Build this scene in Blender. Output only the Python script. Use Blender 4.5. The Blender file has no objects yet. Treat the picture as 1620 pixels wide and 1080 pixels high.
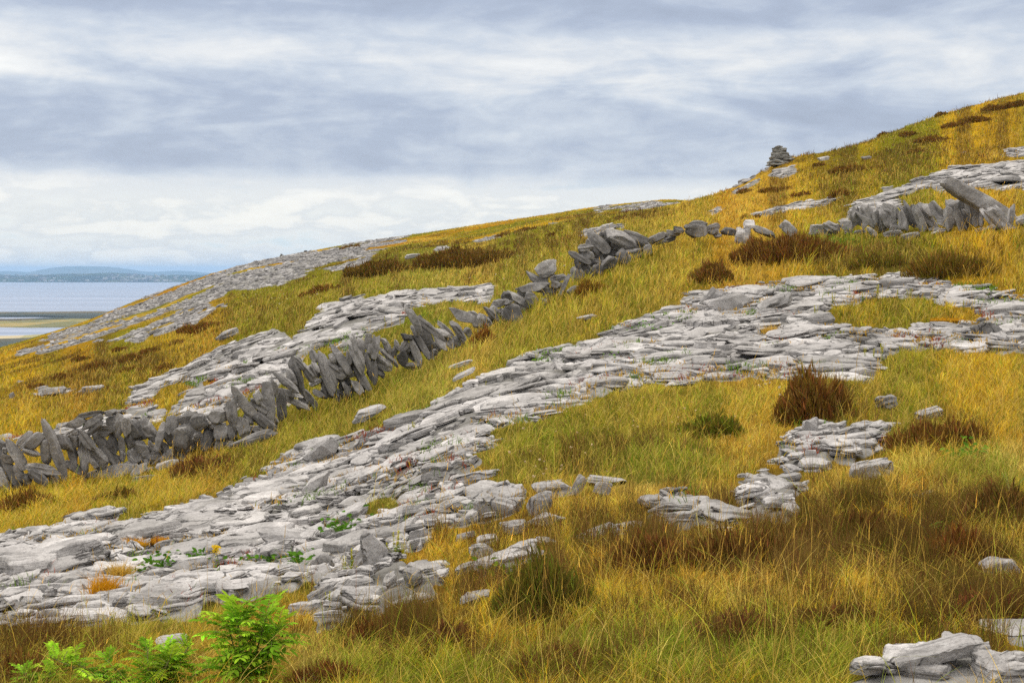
GQ = 1.0; DENOISE = False; EXPO = 0.35
# Irish limestone hillside above a bay: heightfield terrain, limestone pavement, dry stone wall, cairn, grass and heather.
import bpy, bmesh, math
import numpy as np
from mathutils import Vector, Matrix

rng = np.random.default_rng(7)
SC = bpy.context.scene
COL = SC.collection
F = 2569.0            # focal length in photograph pixels (1620 wide)
HZ = 430.0            # photograph row of the sea horizon
SEA = -80.0           # the eye is 80 m above the bay; world origin is at the eye

# ------------------------------------------------------------------ noise
def _hash(ix, iy, iz, seed):
    h = (ix.astype(np.int64) * 374761393 + iy.astype(np.int64) * 668265263 + iz.astype(np.int64) * 1274126177 + seed * 974711) & 0xffffffff
    h = ((h ^ (h >> 13)) * 1274126177) & 0xffffffff
    h = ((h ^ (h >> 16)) * 2246822519) & 0xffffffff
    return ((h ^ (h >> 15)) & 0xffffff) / float(0xffffff)

def vnoise(x, y, z=None, seed=0):
    if z is None: z = np.zeros_like(x)
    x0, y0, z0 = np.floor(x), np.floor(y), np.floor(z)
    fx, fy, fz = x - x0, y - y0, z - z0
    fx = fx * fx * fx * (fx * (fx * 6 - 15) + 10); fy = fy * fy * fy * (fy * (fy * 6 - 15) + 10); fz = fz * fz * fz * (fz * (fz * 6 - 15) + 10)
    r = 0
    for dx in (0, 1):
        for dy in (0, 1):
            for dz in (0, 1):
                r = r + _hash(x0 + dx, y0 + dy, z0 + dz, seed) * (fx if dx else 1 - fx) * (fy if dy else 1 - fy) * (fz if dz else 1 - fz)
    return r * 2 - 1

def noise2(x, y, seed=0):
    x0, y0 = np.floor(x), np.floor(y)
    fx, fy = x - x0, y - y0
    fx = fx * fx * (3 - 2 * fx); fy = fy * fy * (3 - 2 * fy)
    z0 = np.zeros_like(x0)
    a = _hash(x0, y0, z0, seed); b = _hash(x0 + 1, y0, z0, seed); c = _hash(x0, y0 + 1, z0, seed); d = _hash(x0 + 1, y0 + 1, z0, seed)
    return ((a * (1 - fx) + b * fx) * (1 - fy) + (c * (1 - fx) + d * fx) * fy) * 2 - 1

def fbm2(x, y, seed=0, octs=4):
    r, a = 0, 1.0
    for o in range(octs):
        r = r + a * noise2(x * 2 ** o + o * 17.3, y * 2 ** o - o * 9.1, seed + o); a *= .5
    return r / 1.6

def fbm3(p, s, seed=0, octs=3):
    r, a = 0, 1.0
    for o in range(octs):
        q = p * (s * 2 ** o) + o * 5.3
        r = r + a * vnoise(q[:, 0], q[:, 1], q[:, 2], seed + o); a *= .5
    return r / 1.5

def sstep(a, b, x):
    t = np.clip((x - a) / (b - a), 0, 1)
    return t * t * (3 - 2 * t)

# ------------------------------------------------------------------ mesh output
def mesh_obj(name, V, faces, mat, parent=None, loc=None, attrs=None, smooth=True, link=True):
    me = bpy.data.meshes.new(name)
    V = np.ascontiguousarray(V, dtype=np.float32)
    me.vertices.add(len(V)); me.vertices.foreach_set('co', V.ravel())
    fs = [np.asarray(f, dtype=np.int32) for f in faces if len(f)]
    loops = np.concatenate([f.ravel() for f in fs])
    sizes = np.concatenate([np.full(len(f), f.shape[1], dtype=np.int32) for f in fs])
    starts = np.concatenate([[0], np.cumsum(sizes)[:-1]]).astype(np.int32)
    me.loops.add(len(loops)); me.loops.foreach_set('vertex_index', loops)
    me.polygons.add(len(sizes)); me.polygons.foreach_set('loop_start', starts)
    me.polygons.foreach_set('use_smooth', np.full(len(sizes), bool(smooth)))
    for k, (typ, data) in (attrs or {}).items():
        a = me.attributes.new(k, typ, 'POINT')
        data = np.asarray(data, dtype=np.float32)
        if typ == 'FLOAT_COLOR':
            if data.shape[1] == 3: data = np.hstack([data, np.ones((len(data), 1), np.float32)])
            a.data.foreach_set('color', np.ascontiguousarray(data, dtype=np.float32).ravel())
        elif typ == 'FLOAT_VECTOR': a.data.foreach_set('vector', np.ascontiguousarray(data).ravel())
        else: a.data.foreach_set('value', data.ravel())
    me.update(calc_edges=True)
    if mat: me.materials.append(mat)
    o = bpy.data.objects.new(name, me)
    if link: COL.objects.link(o)
    if parent: o.parent = parent
    if loc is not None: o.location = loc
    return o

def tag(o, label=None, cat=None, group=None, kind=None):
    if label: o['label'] = label
    if cat: o['category'] = cat
    if group: o['group'] = group
    if kind: o['kind'] = kind
    return o

def empty(name, loc, label, cat, group=None):
    o = bpy.data.objects.new(name, None); COL.objects.link(o); o.location = loc
    o.empty_display_size = .2
    return tag(o, label, cat, group)

class Merge:
    """collects many small shapes into one mesh"""
    def __init__(s): s.V, s.F4, s.F3, s.n, s.A = [], [], [], 0, {}
    def add(s, V, F4=None, F3=None, **attrs):
        if F4 is not None and len(F4): s.F4.append(np.asarray(F4) + s.n)
        if F3 is not None and len(F3): s.F3.append(np.asarray(F3) + s.n)
        s.V.append(V); s.n += len(V)
        for k, v in attrs.items(): s.A.setdefault(k, []).append(v)
    def build(s, name, mat, types, **kw):
        V = np.concatenate(s.V)
        fs = [np.concatenate(x) for x in (s.F4, s.F3) if x]
        at = {k: (types[k], np.concatenate(v)) for k, v in s.A.items()}
        return mesh_obj(name, V, fs, mat, attrs=at, **kw)

# ------------------------------------------------------------------ terrain shape: per bearing, rows of (distance, photograph row)
COLS = {
 -250: [(8,1150),(11,1060),(17,950),(25,870),(31,825),(40,752),(55,708),(80,672),(115,645),(160,625),(230,612),(300,622),(450,655),(700,705)],
 0:    [(8.2,1080),(11,1000),(14.5,920),(19,855),(25,815),(30,782),(40,700),(55,660),(80,622),(110,596),(160,570),(240,551),(300,553),(450,580),(700,640)],
 120:  [(8,1080),(10.5,1000),(14,920),(18.5,840),(24,800),(30,768),(40,672),(55,632),(80,590),(110,565),(160,538),(240,513),(300,516),(450,545),(700,600)],
 250:  [(8,1080),(10,1000),(13.5,915),(17.5,830),(23,785),(30,742),(40,648),(54,602),(76,560),(108,528),(152,502),(215,478),(285,463),(350,467),(450,495),(700,560)],
 380:  [(7.7,1080),(9.5,1000),(13,905),(17,815),(22,765),(29,708),(39,606),(52,545),(72,505),(100,482),(145,458),(200,438),(285,421),(350,425),(450,450),(700,520)],
 500:  [(7.5,1080),(9,1000),(12.5,895),(16.5,810),(20,765),(25,705),(31,660),(40,565),(52,505),(68,474),(90,456),(130,436),(180,420),(240,407),(300,396),(360,399),(450,420),(700,490)],
 640:  [(7.2,1080),(9,980),(12,870),(15.5,785),(19.5,722),(25,655),(32,602),(36,570),(44,498),(54,468),(70,446),(95,424),(130,407),(175,393),(240,383),(310,374),(370,377),(450,395),(700,470)],
 750:  [(7,1080),(9,950),(11.5,855),(14.5,765),(18.5,685),(24,622),(32,566),(36,538),(44,482),(54,454),(70,432),(92,412),(125,395),(175,380),(240,369),(320,357),(380,360),(450,378),(700,450)],
 880:  [(6.7,1080),(9,938),(11.5,840),(15,745),(19,660),(25,588),(31,535),(36,500),(40,475),(48,435),(62,406),(82,385),(112,368),(155,356),(215,346),(320,338),(380,340),(450,358),(700,440)],
 1000: [(6.5,1080),(9,930),(11.5,830),(15,738),(20,640),(26,560),(32,502),(38,446),(42,408),(48,386),(60,366),(78,352),(105,342),(150,336),(210,330),(320,321),(380,325),(450,345),(700,430)],
 1075: [(6.4,1080),(9,925),(11.7,820),(15.3,725),(20.5,630),(27,545),(33,478),(39,422),(43,388),(50,366),(62,350),(80,336),(105,326),(135,323),(180,325),(240,321),(320,317),(380,322),(450,345),(700,430)],
 1150: [(6.4,1080),(9,922),(12,810),(15.6,715),(21,618),(28,525),(34,460),(40,408),(44,383),(51,360),(63,340),(80,322),(100,310),(122,303),(150,312),(190,330),(250,338),(320,335),(450,360),(700,440)],
 1235: [(6.3,1080),(9,920),(12,800),(16,702),(22,602),(29,502),(35,442),(41,396),(45,376),(52,352),(63,327),(78,302),(98,278),(126,260),(150,272),(190,300),(250,330),(320,345),(450,370),(700,450)],
 1340: [(6.2,1080),(9,910),(12,790),(16,690),(22,594),(28.5,505),(34,444),(39.5,395),(43.5,370),(50,344),(60,316),(74,286),(94,258),(128,237),(155,246),(200,275),(260,305),(320,330),(450,370),(700,450)],
 1480: [(6.1,1080),(9,900),(12,778),(16,680),(22,590),(28,508),(33,436),(38,385),(42,360),(49,322),(60,285),(76,250),(98,216),(132,187),(160,196),(200,225),(260,265),(320,300),(450,360),(700,450)],
 1620: [(6,1080),(9,890),(12,770),(16,668),(21,585),(27,510),(32,432),(36,372),(40,345),(48,306),(60,268),(78,228),(100,186),(135,150),(160,158),(200,190),(260,235),(320,280),(450,350),(700,450)],
 1900: [(6,1060),(9,870),(12,745),(16,640),(21,555),(27,470),(32,396),(36,342),(40,312),(48,268),(60,226),(78,180),(100,132),(135,90),(160,98),(200,130),(260,180),(320,230),(450,310),(700,420)],
}
def pchip(x, y, xi):
    x = np.asarray(x, float); y = np.asarray(y, float)
    h = np.diff(x); dl = np.diff(y) / h
    m = np.zeros(len(x)); m[0] = dl[0]; m[-1] = dl[-1]
    for i in range(1, len(x) - 1):
        if dl[i - 1] * dl[i] > 0:
            w1 = 2 * h[i] + h[i - 1]; w2 = h[i] + 2 * h[i - 1]
            m[i] = (w1 + w2) / (w1 / dl[i - 1] + w2 / dl[i])
    i = np.clip(np.searchsorted(x, xi) - 1, 0, len(x) - 2)
    t = np.clip((xi - x[i]) / h[i], 0, 1)
    return ((1 + 2 * t) * (1 - t) ** 2 * y[i] + t * (1 - t) ** 2 * h[i] * m[i] + t * t * (3 - 2 * t) * y[i + 1] + t * t * (t - 1) * h[i] * m[i + 1])

S0, S1, NS = math.log(1.0), math.log(700.0), 700
SG = np.linspace(S0, S1, NS)
cpx = sorted(COLS)
tab = []
for c in cpx:
    kn = [(1.0, HZ + F * 1.62), (3.0, HZ + F * (1.66 if c > 300 else 1.72) / 3.0)] + COLS[c]
    tab.append(pchip([math.log(k[0]) for k in kn], [k[1] for k in kn], SG))
tab = np.array(tab)
PXG = np.arange(-250, 1901, 5.0)
def cubic_cols(T):
    # Catmull-Rom style (finite differences) across bearings
    x = np.array(cpx, float); out = np.zeros((len(PXG), T.shape[1]))
    m = np.gradient(T, x, axis=0)
    i = np.clip(np.searchsorted(x, PXG, side='right') - 1, 0, len(x) - 2)
    h = (x[i + 1] - x[i])[:, None]; t = ((PXG - x[i])[:, None]) / h
    return ((1 + 2 * t) * (1 - t) ** 2 * T[i] + t * (1 - t) ** 2 * h * m[i] + t * t * (3 - 2 * t) * T[i + 1] + t * t * (t - 1) * h * m[i + 1])
PYT = cubic_cols(tab)
# soften along distance a little so no knot shows
for _ in range(6):
    PYT[:, 1:-1] = .25 * PYT[:, :-2] + .5 * PYT[:, 1:-1] + .25 * PYT[:, 2:]

def base_py(px, d):
    a = np.clip((np.asarray(px, float) + 250) / 5.0, 0, len(PXG) - 1.001)
    b = np.clip((np.log(np.maximum(d, 1.0)) - S0) / (S1 - S0) * (NS - 1), 0, NS - 1.001)
    i, j = a.astype(int), b.astype(int); u, v = a - i, b - j
    return (PYT[i, j] * (1 - u) + PYT[i + 1, j] * u) * (1 - v) + (PYT[i, j + 1] * (1 - u) + PYT[i + 1, j + 1] * u) * v

def dist_at(px, py, dmax=330.):
    """distance of the ground seen at a photograph pixel (first hit)"""
    ds = np.exp(np.linspace(math.log(3.0), math.log(dmax), 900))
    p = base_py(np.full(900, float(px)), ds)
    k = np.nonzero(p <= py)[0]
    if len(k) == 0: return float(ds[np.argmin(p)])
    k = k[0]
    if k == 0: return float(ds[0])
    t = (p[k - 1] - py) / max(1e-6, p[k - 1] - p[k])
    return float(ds[k - 1] + t * (ds[k] - ds[k - 1]))

# ------------------------------------------------------------------ limestone areas (outlines measured on the photograph, laid on the ground)
ROCK = [
 [(-60,862),(0,848),(60,838),(130,838),(215,828),(290,800),(350,783),(400,752),(480,712),(520,694),(600,688),(640,668),(700,638),(760,606),(810,578),(870,552),(950,536),(1000,508),(1050,497),(1060,478),(1100,463),(1180,450),(1270,443),(1390,438),(1430,432),(1500,444),(1560,452),(1620,468),(1700,480),(1700,560),(1620,560),(1530,560),(1470,548),(1400,560),(1372,598),(1280,600),(1200,597),(1080,606),(1000,612),(940,632),(860,662),(800,674),(768,688),(786,704),(742,722),(764,734),(738,750),(774,766),(830,770),(826,800),(800,822),(690,838),(662,880),(600,868),(560,890),(520,925),(430,950),(380,962),(330,962),(300,985),(200,990),(0,1002),(-60,1010)],
 [(480,962),(540,938),(600,914),(690,904),(702,928),(640,962),(560,992),(505,1008)],
 [(1228,715),(1262,672),(1300,668),(1330,672),(1372,668),(1408,672),(1400,712),(1350,730),(1290,745),(1235,738)],
 [(1172,762),(1200,745),(1262,745),(1275,770),(1258,800),(1255,830),(1180,828),(1170,810)],
 [(1330,1090),(1395,1060),(1420,1045),(1550,1022),(1565,1045),(1630,1040),(1700,1050),(1700,1110),(1330,1110)],
 [(1590,985),(1640,985),(1640,1022),(1600,1022)],
 [(1015,838),(1050,790),(1085,790),(1140,820),(1138,838),(1085,842)],
 [(-40,700),(130,672),(195,650),(205,622),(260,596),(300,580),(350,552),(392,535),(430,518),(470,535),(520,480),(560,470),(600,470),(700,456),(785,452),(775,480),(700,478),(655,492),(640,510),(600,522),(560,548),(480,585),(450,604),(395,622),(360,662),(300,690),(235,668),(150,690)],
 [(1335,352),(1352,318),(1400,306),(1440,292),(1480,275),(1530,262),(1620,255),(1700,250),(1700,296),(1620,298),(1560,300),(1500,305),(1440,322),(1400,336)],
 [(1180,336),(1240,326),(1290,316),(1325,311),(1318,322),(1260,334),(1195,346)],
 [(1152,302),(1172,286),(1195,278),(1206,284),(1186,296),(1162,308)],
 [(1206,272),(1226,266),(1262,264),(1258,270),(1236,280),(1212,280)],
 [(1585,242),(1640,226),(1640,246),(1596,250)],
 [(1290,248),(1330,243),(1334,250),(1300,256)],
 [(15,558),(100,522),(150,503),(250,464),(350,430),(440,406),(500,396),(600,380),(650,374),(640,382),(600,394),(588,410),(560,426),(500,426),(452,450),(372,456),(332,476),(250,500),(200,522),(100,552),(20,562)],
 [(160,545),(250,505),(330,480),(372,478),(310,512),(220,540)],
 [(930,330),(1000,322),(1085,317),(1078,326),(1010,332),(940,338)],
 [(918,365),(980,352),(990,360),(960,370),(925,374)],
 [(740,380),(790,366),(800,370),(760,386)],
 [(1120,338),(1136,326),(1140,332),(1126,344)],
 [(58,614),(108,611),(112,623),(66,627)],[(126,615),(160,612),(162,620),(130,623)],[(20,600),(48,597),(50,602),(24,605)],[(300,500),(322,497),(324,502),(302,505)],[(470,452),(496,447),(498,452),(474,457)],[(636,405),(668,401),(668,409),(640,411)],[(684,396),(712,390),(712,397),(688,401)],[(1395,300),(1420,296),(1420,302),(1398,305)],[(1500,242),(1530,236),(1530,241),(1504,246)],[(1090,355),(1112,348),(1112,353),(1092,359)],[(850,352),(885,347),(885,351),(852,355)],[(430,640),(456,632),(458,640),(436,648)],[(1425,782),(1475,775),(1478,786),(1430,792)],[(1180,505),(1200,500),(1200,508)],[(985,835),(1010,832),(1010,842),(988,844)],[(640,930),(690,925),(692,945),(650,950)],
 [(60,842),(140,810),(190,806),(170,830),(90,850)],
]
HOLES = [  # grassy pockets inside the limestone
 [(1290,500),(1330,482),(1400,470),(1480,475),(1560,492),(1545,510),(1480,512),(1400,520),(1330,518)],
 [(240,640),(262,608),(305,598),(300,630),(262,655)],
 [(320,600),(345,585),(350,600),(330,612)],
 [(560,545),(600,528),(622,540),(590,560)],
 [(640,500),(690,488),(760,484),(740,500),(690,512),(650,515)],
 [(470,575),(500,548),(530,556),(500,585)],
 [(230,702),(262,652),(300,668),(275,700)],
 [(1040,480),(1090,474),(1080,492),(1045,494)],
 [(560,800),(610,785),(640,795),(600,815)],
 [(1480,335),(1400,318),(1470,300),(1500,310)],
 [(440,470),(520,430),(560,430),(470,480)],
]
RX0, RY0, RSTEP = -80, 100, 2.0
RNX, RNY = 900, 520
gx, gy = np.meshgrid(RX0 + np.arange(RNX) * RSTEP, RY0 + np.arange(RNY) * RSTEP, indexing='ij')
def inside(poly, x, y):
    r = np.zeros(x.shape, bool); n = len(poly)
    for i in range(n):
        (x1, y1), (x2, y2) = poly[i], poly[(i + 1) % n]
        if y1 == y2: continue
        c = ((y1 > y) != (y2 > y)) & (x < (x2 - x1) * (y - y1) / (y2 - y1) + x1)
        r ^= c
    return r
wsc = .5 + .8 * sstep(380, 700, gy); wob = 9 * wsc * fbm2(gx / 20, gy / 13, 91, 3); wob2 = 7 * wsc * fbm2(gx / 22, gy / 12, 95, 3)
R = np.zeros(gx.shape)
for p in ROCK: R[inside(p, gx + wob, gy + wob2)] = 1
for p in HOLES: R[inside(p, gx + wob, gy + wob2)] = 0
RAWROCK = R.copy()
def blur(A, n):
    for _ in range(n):
        A = A.copy()
        A[1:-1] = .25 * A[:-2] + .5 * A[1:-1] + .25 * A[2:]
        A[:, 1:-1] = .25 * A[:, :-2] + .5 * A[:, 1:-1] + .25 * A[:, 2:]
    return A
RB = blur(R, 3); RBW = blur(R, 60); RBM = blur(R, 28)
def rock_at(px, py, T=None):
    T = RB if T is None else T
    a = np.clip((px - RX0) / RSTEP, 0, RNX - 1.001); b = np.clip((py - RY0) / RSTEP, 0, RNY - 1.001)
    i, j = a.astype(int), b.astype(int); u, v = a - i, b - j
    return (T[i, j] * (1 - u) + T[i + 1, j] * u) * (1 - v) + (T[i, j + 1] * (1 - u) + T[i + 1, j + 1] * u) * v

def rock_field(px, d):
    py = base_py(px, d)
    r = rock_at(px, py)
    r = np.where((px < -75) | (px > 1695), 0, r)
    # the far limestone slope is broken up by grass
    x = (px - 810) / F * d
    far = sstep(70, 130, d)
    n = fbm2(x / 9, d / 14, 33, 4) + .25
    return r * (1 - far) + np.clip(r * (0.40 + 1.05 * n), 0, 1) * far

def relief(px, d, rock):
    """undulation added to the smooth slope, metres"""
    x = (px - 810) / F * d; y = d
    z = 0
    for wl, amp, sd in ((.9, .03, 1), (2.6, .05, 2), (8, .09, 3), (24, .28, 4)):
        z = z + amp * fbm2(x / wl, y / wl, sd * 10, 2) * sstep(wl * 2.0, wl * 6.0, d)
    # bedding steps in the limestone
    n = fbm2(x / 1.5, y / 1.1, 77, 3) * 2.2
    st = (np.floor(n * 2) + sstep(.75, 1.0, n * 2 - np.floor(n * 2))) / 2
    z = z + rock * st * .075 * np.clip(rock_at(px, base_py(px, d), RBM) * 1.5 - .25, .1, 1) * sstep(5, 9, d) * (1 + sstep(60, 200, d) * 2)
    return z

def ground(px, d):
    px = np.asarray(px, float); d = np.asarray(d, float)
    rock = rock_field(px, d)
    return (HZ - base_py(px, d)) / F * d + relief(px, d, rock)

def P3(px, d, dz=0):
    px = np.atleast_1d(np.asarray(px, float)); d = np.atleast_1d(np.asarray(d, float))
    return np.stack([(px - 810) / F * d, d, ground(px, d) + dz], 1)

def gnormal(px, d, e=.8):
    """smoothed ground normal"""
    px = np.atleast_1d(np.asarray(px, float)); d = np.atleast_1d(np.asarray(d, float))
    f = lambda p, q: (HZ - base_py(p, q)) / F * q
    x = (px - 810) / F * d
    zx = (f(810 + (x + e) / d * F, d) - f(810 + (x - e) / d * F, d)) / (2 * e)
    d2 = d + e; d1 = np.maximum(d - e, 1.)
    zy = (f(810 + x / d2 * F, d2) - f(810 + x / d1 * F, d1)) / (d2 - d1)
    n = np.stack([-zx, -zy, np.ones_like(zx)], 1)
    return n / np.linalg.norm(n, axis=1, keepdims=True)
# ------------------------------------------------------------------ materials
def new_mat(name):
    m = bpy.data.materials.new(name); m.use_nodes = True
    nt = m.node_tree; nt.nodes.clear()
    return m, nt
def N(nt, typ, **kw):
    n = nt.nodes.new(typ)
    for k, v in kw.items():
        if k.startswith('_'): n.inputs[k[1:].replace('_', ' ')].default_value = v
        else: setattr(n, k, v)
    return n
def L(nt, a, b): nt.links.new(a, b)
def ramp(nt, src, stops):
    r = nt.nodes.new('ShaderNodeValToRGB'); e = r.color_ramp.elements
    while len(e) > 1: e.remove(e[-1])
    e[0].position = stops[0][0]; e[0].color = (*stops[0][1], 1)
    for p, c in stops[1:]:
        k = e.new(p); k.color = (*c, 1)
    L(nt, src, r.inputs[0]); return r
def mixc(nt, fac, a, b, typ='MIX'):
    m = nt.nodes.new('ShaderNodeMix'); m.data_type = 'RGBA'; m.blend_type = typ
    for s, v in ((0, fac), (6, a), (7, b)):
        if hasattr(v, 'links') or hasattr(v, 'is_output'): L(nt, v, m.inputs[s])
        else: m.inputs[s].default_value = v if s == 0 else (*v, 1)
    return m.outputs[2]
def vmul(nt, src, s):
    m = N(nt, 'ShaderNodeVectorMath', operation='MULTIPLY'); L(nt, src, m.inputs[0]); m.inputs[1].default_value = s; return m.outputs[0]
def mathn(nt, op, a, b=None, clamp=False):
    m = N(nt, 'ShaderNodeMath', operation=op, use_clamp=clamp)
    for i, v in enumerate((a, b)):
        if v is None: continue
        if hasattr(v, 'is_output'): L(nt, v, m.inputs[i])
        else: m.inputs[i].default_value = v
    return m.outputs[0]
def noise(nt, vec, scale, detail=4, rough=.55, dist=0):
    n = N(nt, 'ShaderNodeTexNoise'); n.inputs['Scale'].default_value = scale; n.inputs['Detail'].default_value = detail
    n.inputs['Roughness'].default_value = rough; n.inputs['Distortion'].default_value = dist
    L(nt, vec, n.inputs['Vector']); return n.outputs['Fac']

def rock_material(name, dark, mid, light, lichen=.5, cracks=1.0, use_attr=True):
    m, nt = new_mat(name)
    if use_attr:
        at = N(nt, 'ShaderNodeAttribute', attribute_name='lp'); vec = at.outputs['Vector']
        ti = N(nt, 'ShaderNodeAttribute', attribute_name='tint').outputs['Fac']
    else:
        vec = N(nt, 'ShaderNodeTexCoord').outputs['Object']; ti = None
    n1 = noise(nt, vec, 3.0, 6, .6)
    col = ramp(nt, n1, [(.25, dark), (.5, mid), (.75, light)]).outputs[0]
    # bedding streaks
    nb = noise(nt, vmul(nt, vec, (1.5, 1.5, 26)), 1.0, 4, .6, .4)
    col = mixc(nt, ramp(nt, nb, [(.34, (.55,) * 3), (.46, (1,) * 3), (1, (1,) * 3)]).outputs[0], tuple(c * .55 for c in dark), col)
    # pale and orange lichen
    nl = noise(nt, vec, 14.0, 3, .6)
    col = mixc(nt, mathn(nt, 'MULTIPLY', ramp(nt, nl, [(.60, (0,) * 3), (.68, (1,) * 3)]).outputs[0], lichen * .5), col, (.56, .55, .53))
    no = noise(nt, vec, 5.3, 5, .7, 1)
    col = mixc(nt, mathn(nt, 'MULTIPLY', ramp(nt, no, [(.69, (0,) * 3), (.74, (1,) * 3)]).outputs[0], lichen * .55), col, (.36, .22, .06))
    # dark solution pits
    nv = N(nt, 'ShaderNodeTexVoronoi'); nv.inputs['Scale'].default_value = 30; L(nt, vec, nv.inputs['Vector'])
    col = mixc(nt, ramp(nt, nv.outputs['Distance'], [(.10, (.5,) * 3), (.22, (0,) * 3)]).outputs[0], col, tuple(c * .6 for c in dark))
    nk = N(nt, 'ShaderNodeTexVoronoi'); nk.feature = 'DISTANCE_TO_EDGE'; nk.inputs['Scale'].default_value = 1
    wn = N(nt, 'ShaderNodeTexNoise'); wn.inputs['Scale'].default_value = 4; wn.inputs['Detail'].default_value = 4; L(nt, vec, wn.inputs['Vector'])
    wadd = N(nt, 'ShaderNodeVectorMath', operation='MULTIPLY_ADD'); L(nt, wn.outputs['Color'], wadd.inputs[0]); wadd.inputs[1].default_value = (.9, .9, .9); L(nt, vmul(nt, vec, (2.6, 5.0, 9)), wadd.inputs[2])
    L(nt, wadd.outputs[0], nk.inputs['Vector'])
    crack = ramp(nt, nk.outputs['Distance'], [(.0, (1,) * 3), (.02, (.6,) * 3), (.045, (0,) * 3)]).outputs[0]
    cm = ramp(nt, noise(nt, vec, 1.7, 2), [(.52, (0,) * 3), (.60, (1,) * 3)]).outputs[0]
    crack = mathn(nt, 'MULTIPLY', crack, mathn(nt, 'MULTIPLY', cm, cracks))
    col = mixc(nt, mathn(nt, 'MULTIPLY', crack, .7), col, tuple(c * .4 for c in dark))
    gp = N(nt, 'ShaderNodeNewGeometry').outputs['Position']
    st = ramp(nt, noise(nt, gp, .75, 6, .65, .5), [(.34, (.60, .59, .57)), (.46, (.86, .85, .84)), (.62, (1.05, 1.04, 1.04)), (.72, (1.12, 1.08, 1.06))]).outputs[0]
    col = mixc(nt, 1.0, col, st, 'MULTIPLY')
    dst = ramp(nt, noise(nt, gp, 3.1, 7, .7, .8), [(.56, (0,) * 3), (.70, (1,) * 3)]).outputs[0]
    col = mixc(nt, mathn(nt, 'MULTIPLY', dst, .5), col, tuple(c * .55 for c in dark))
    fg = ramp(nt, noise(nt, vec, 42, 5, .75), [(.32, (.62, .61, .60)), (.5, (1,) * 3), (.7, (1.14,) * 3)]).outputs[0]
    col = mixc(nt, 1.0, col, fg, 'MULTIPLY')
    if ti is not None:
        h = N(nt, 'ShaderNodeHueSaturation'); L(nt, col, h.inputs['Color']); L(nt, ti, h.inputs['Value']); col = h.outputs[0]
    b = N(nt, 'ShaderNodeBsdfPrincipled'); b.inputs['Roughness'].default_value = .93; b.inputs['Specular IOR Level'].default_value = .15
    L(nt, col, b.inputs['Base Color'])
    hsum = mathn(nt, 'ADD', mathn(nt, 'MULTIPLY', noise(nt, vec, 9, 8, .65), .6), mathn(nt, 'SUBTRACT', mathn(nt, 'MULTIPLY', nb, .9), mathn(nt, 'MULTIPLY', crack, .6)))
    bp = N(nt, 'ShaderNodeBump'); bp.inputs['Strength'].default_value = 1; bp.inputs['Distance'].default_value = .05
    L(nt, hsum, bp.inputs['Height']); L(nt, bp.outputs[0], b.inputs['Normal'])
    o = N(nt, 'ShaderNodeOutputMaterial'); L(nt, b.outputs[0], o.inputs[0])
    return m

M_ROCK = rock_material('limestone', (.215, .204, .196), (.375, .357, .344), (.50, .478, .46), .6)
M_WALL = rock_material('weathered_limestone', (.135, .127, .12), (.26, .246, .236), (.40, .38, .36), .7, .2)
M_CAIRN = rock_material('cairn_limestone', (.13, .128, .115), (.24, .233, .21), (.34, .33, .29), .5, 0)

def leaf_material(name, trans=.35, rough=.6):
    m, nt = new_mat(name)
    c = N(nt, 'ShaderNodeAttribute', attribute_name='col').outputs['Color']
    d = N(nt, 'ShaderNodeBsdfDiffuse'); t = N(nt, 'ShaderNodeBsdfTranslucent'); L(nt, c, d.inputs[0]); L(nt, c, t.inputs[0])
    x = N(nt, 'ShaderNodeMixShader'); x.inputs[0].default_value = trans; L(nt, d.outputs[0], x.inputs[1]); L(nt, t.outputs[0], x.inputs[2])
    o = N(nt, 'ShaderNodeOutputMaterial'); L(nt, x.outputs[0], o.inputs[0])
    return m
M_GRASS = leaf_material('grass_blades')
M_HEATH = leaf_material('heather_sprigs', .15)
M_LEAF = leaf_material('green_leaves', .4)

def ground_material():
    m, nt = new_mat('hillside_turf')
    c = N(nt, 'ShaderNodeAttribute', attribute_name='col').outputs['Color']
    r = N(nt, 'ShaderNodeAttribute', attribute_name='rock').outputs['Fac']
    pos = N(nt, 'ShaderNodeTexCoord').outputs['Object']
    n = noise(nt, pos, 1.1, 8, .7)
    g = mixc(nt, ramp(nt, n, [(.3, (0,) * 3), (.7, (1,) * 3)]).outputs[0], vmul(nt, c, (.55, .55, .5)), vmul(nt, c, (1.3, 1.25, 1.1)))
    n2 = noise(nt, vmul(nt, pos, (1, 1, 3)), 1.6, 8, .68)
    rc = ramp(nt, n2, [(.3, (.085, .078, .066)), (.5, (.19, .18, .165)), (.72, (.32, .305, .29))]).outputs[0]  # ground rock darkened so bare skirts read as shadowed soil
    f = ramp(nt, mathn(nt, 'ADD', r, mathn(nt, 'MULTIPLY', mathn(nt, 'SUBTRACT', n, .5), .8)), [(.42, (0,) * 3), (.56, (1,) * 3)]).outputs[0]
    col = mixc(nt, f, g, rc)
    b = N(nt, 'ShaderNodeBsdfDiffuse'); L(nt, col, b.inputs[0])
    bp = N(nt, 'ShaderNodeBump'); bp.inputs['Strength'].default_value = .7; bp.inputs['Distance'].default_value = .15
    L(nt, noise(nt, pos, 3, 8, .7), bp.inputs['Height']); L(nt, bp.outputs[0], b.inputs['Normal'])
    o = N(nt, 'ShaderNodeOutputMaterial'); L(nt, b.outputs[0], o.inputs[0])
    return m
M_GROUND = ground_material()

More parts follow.
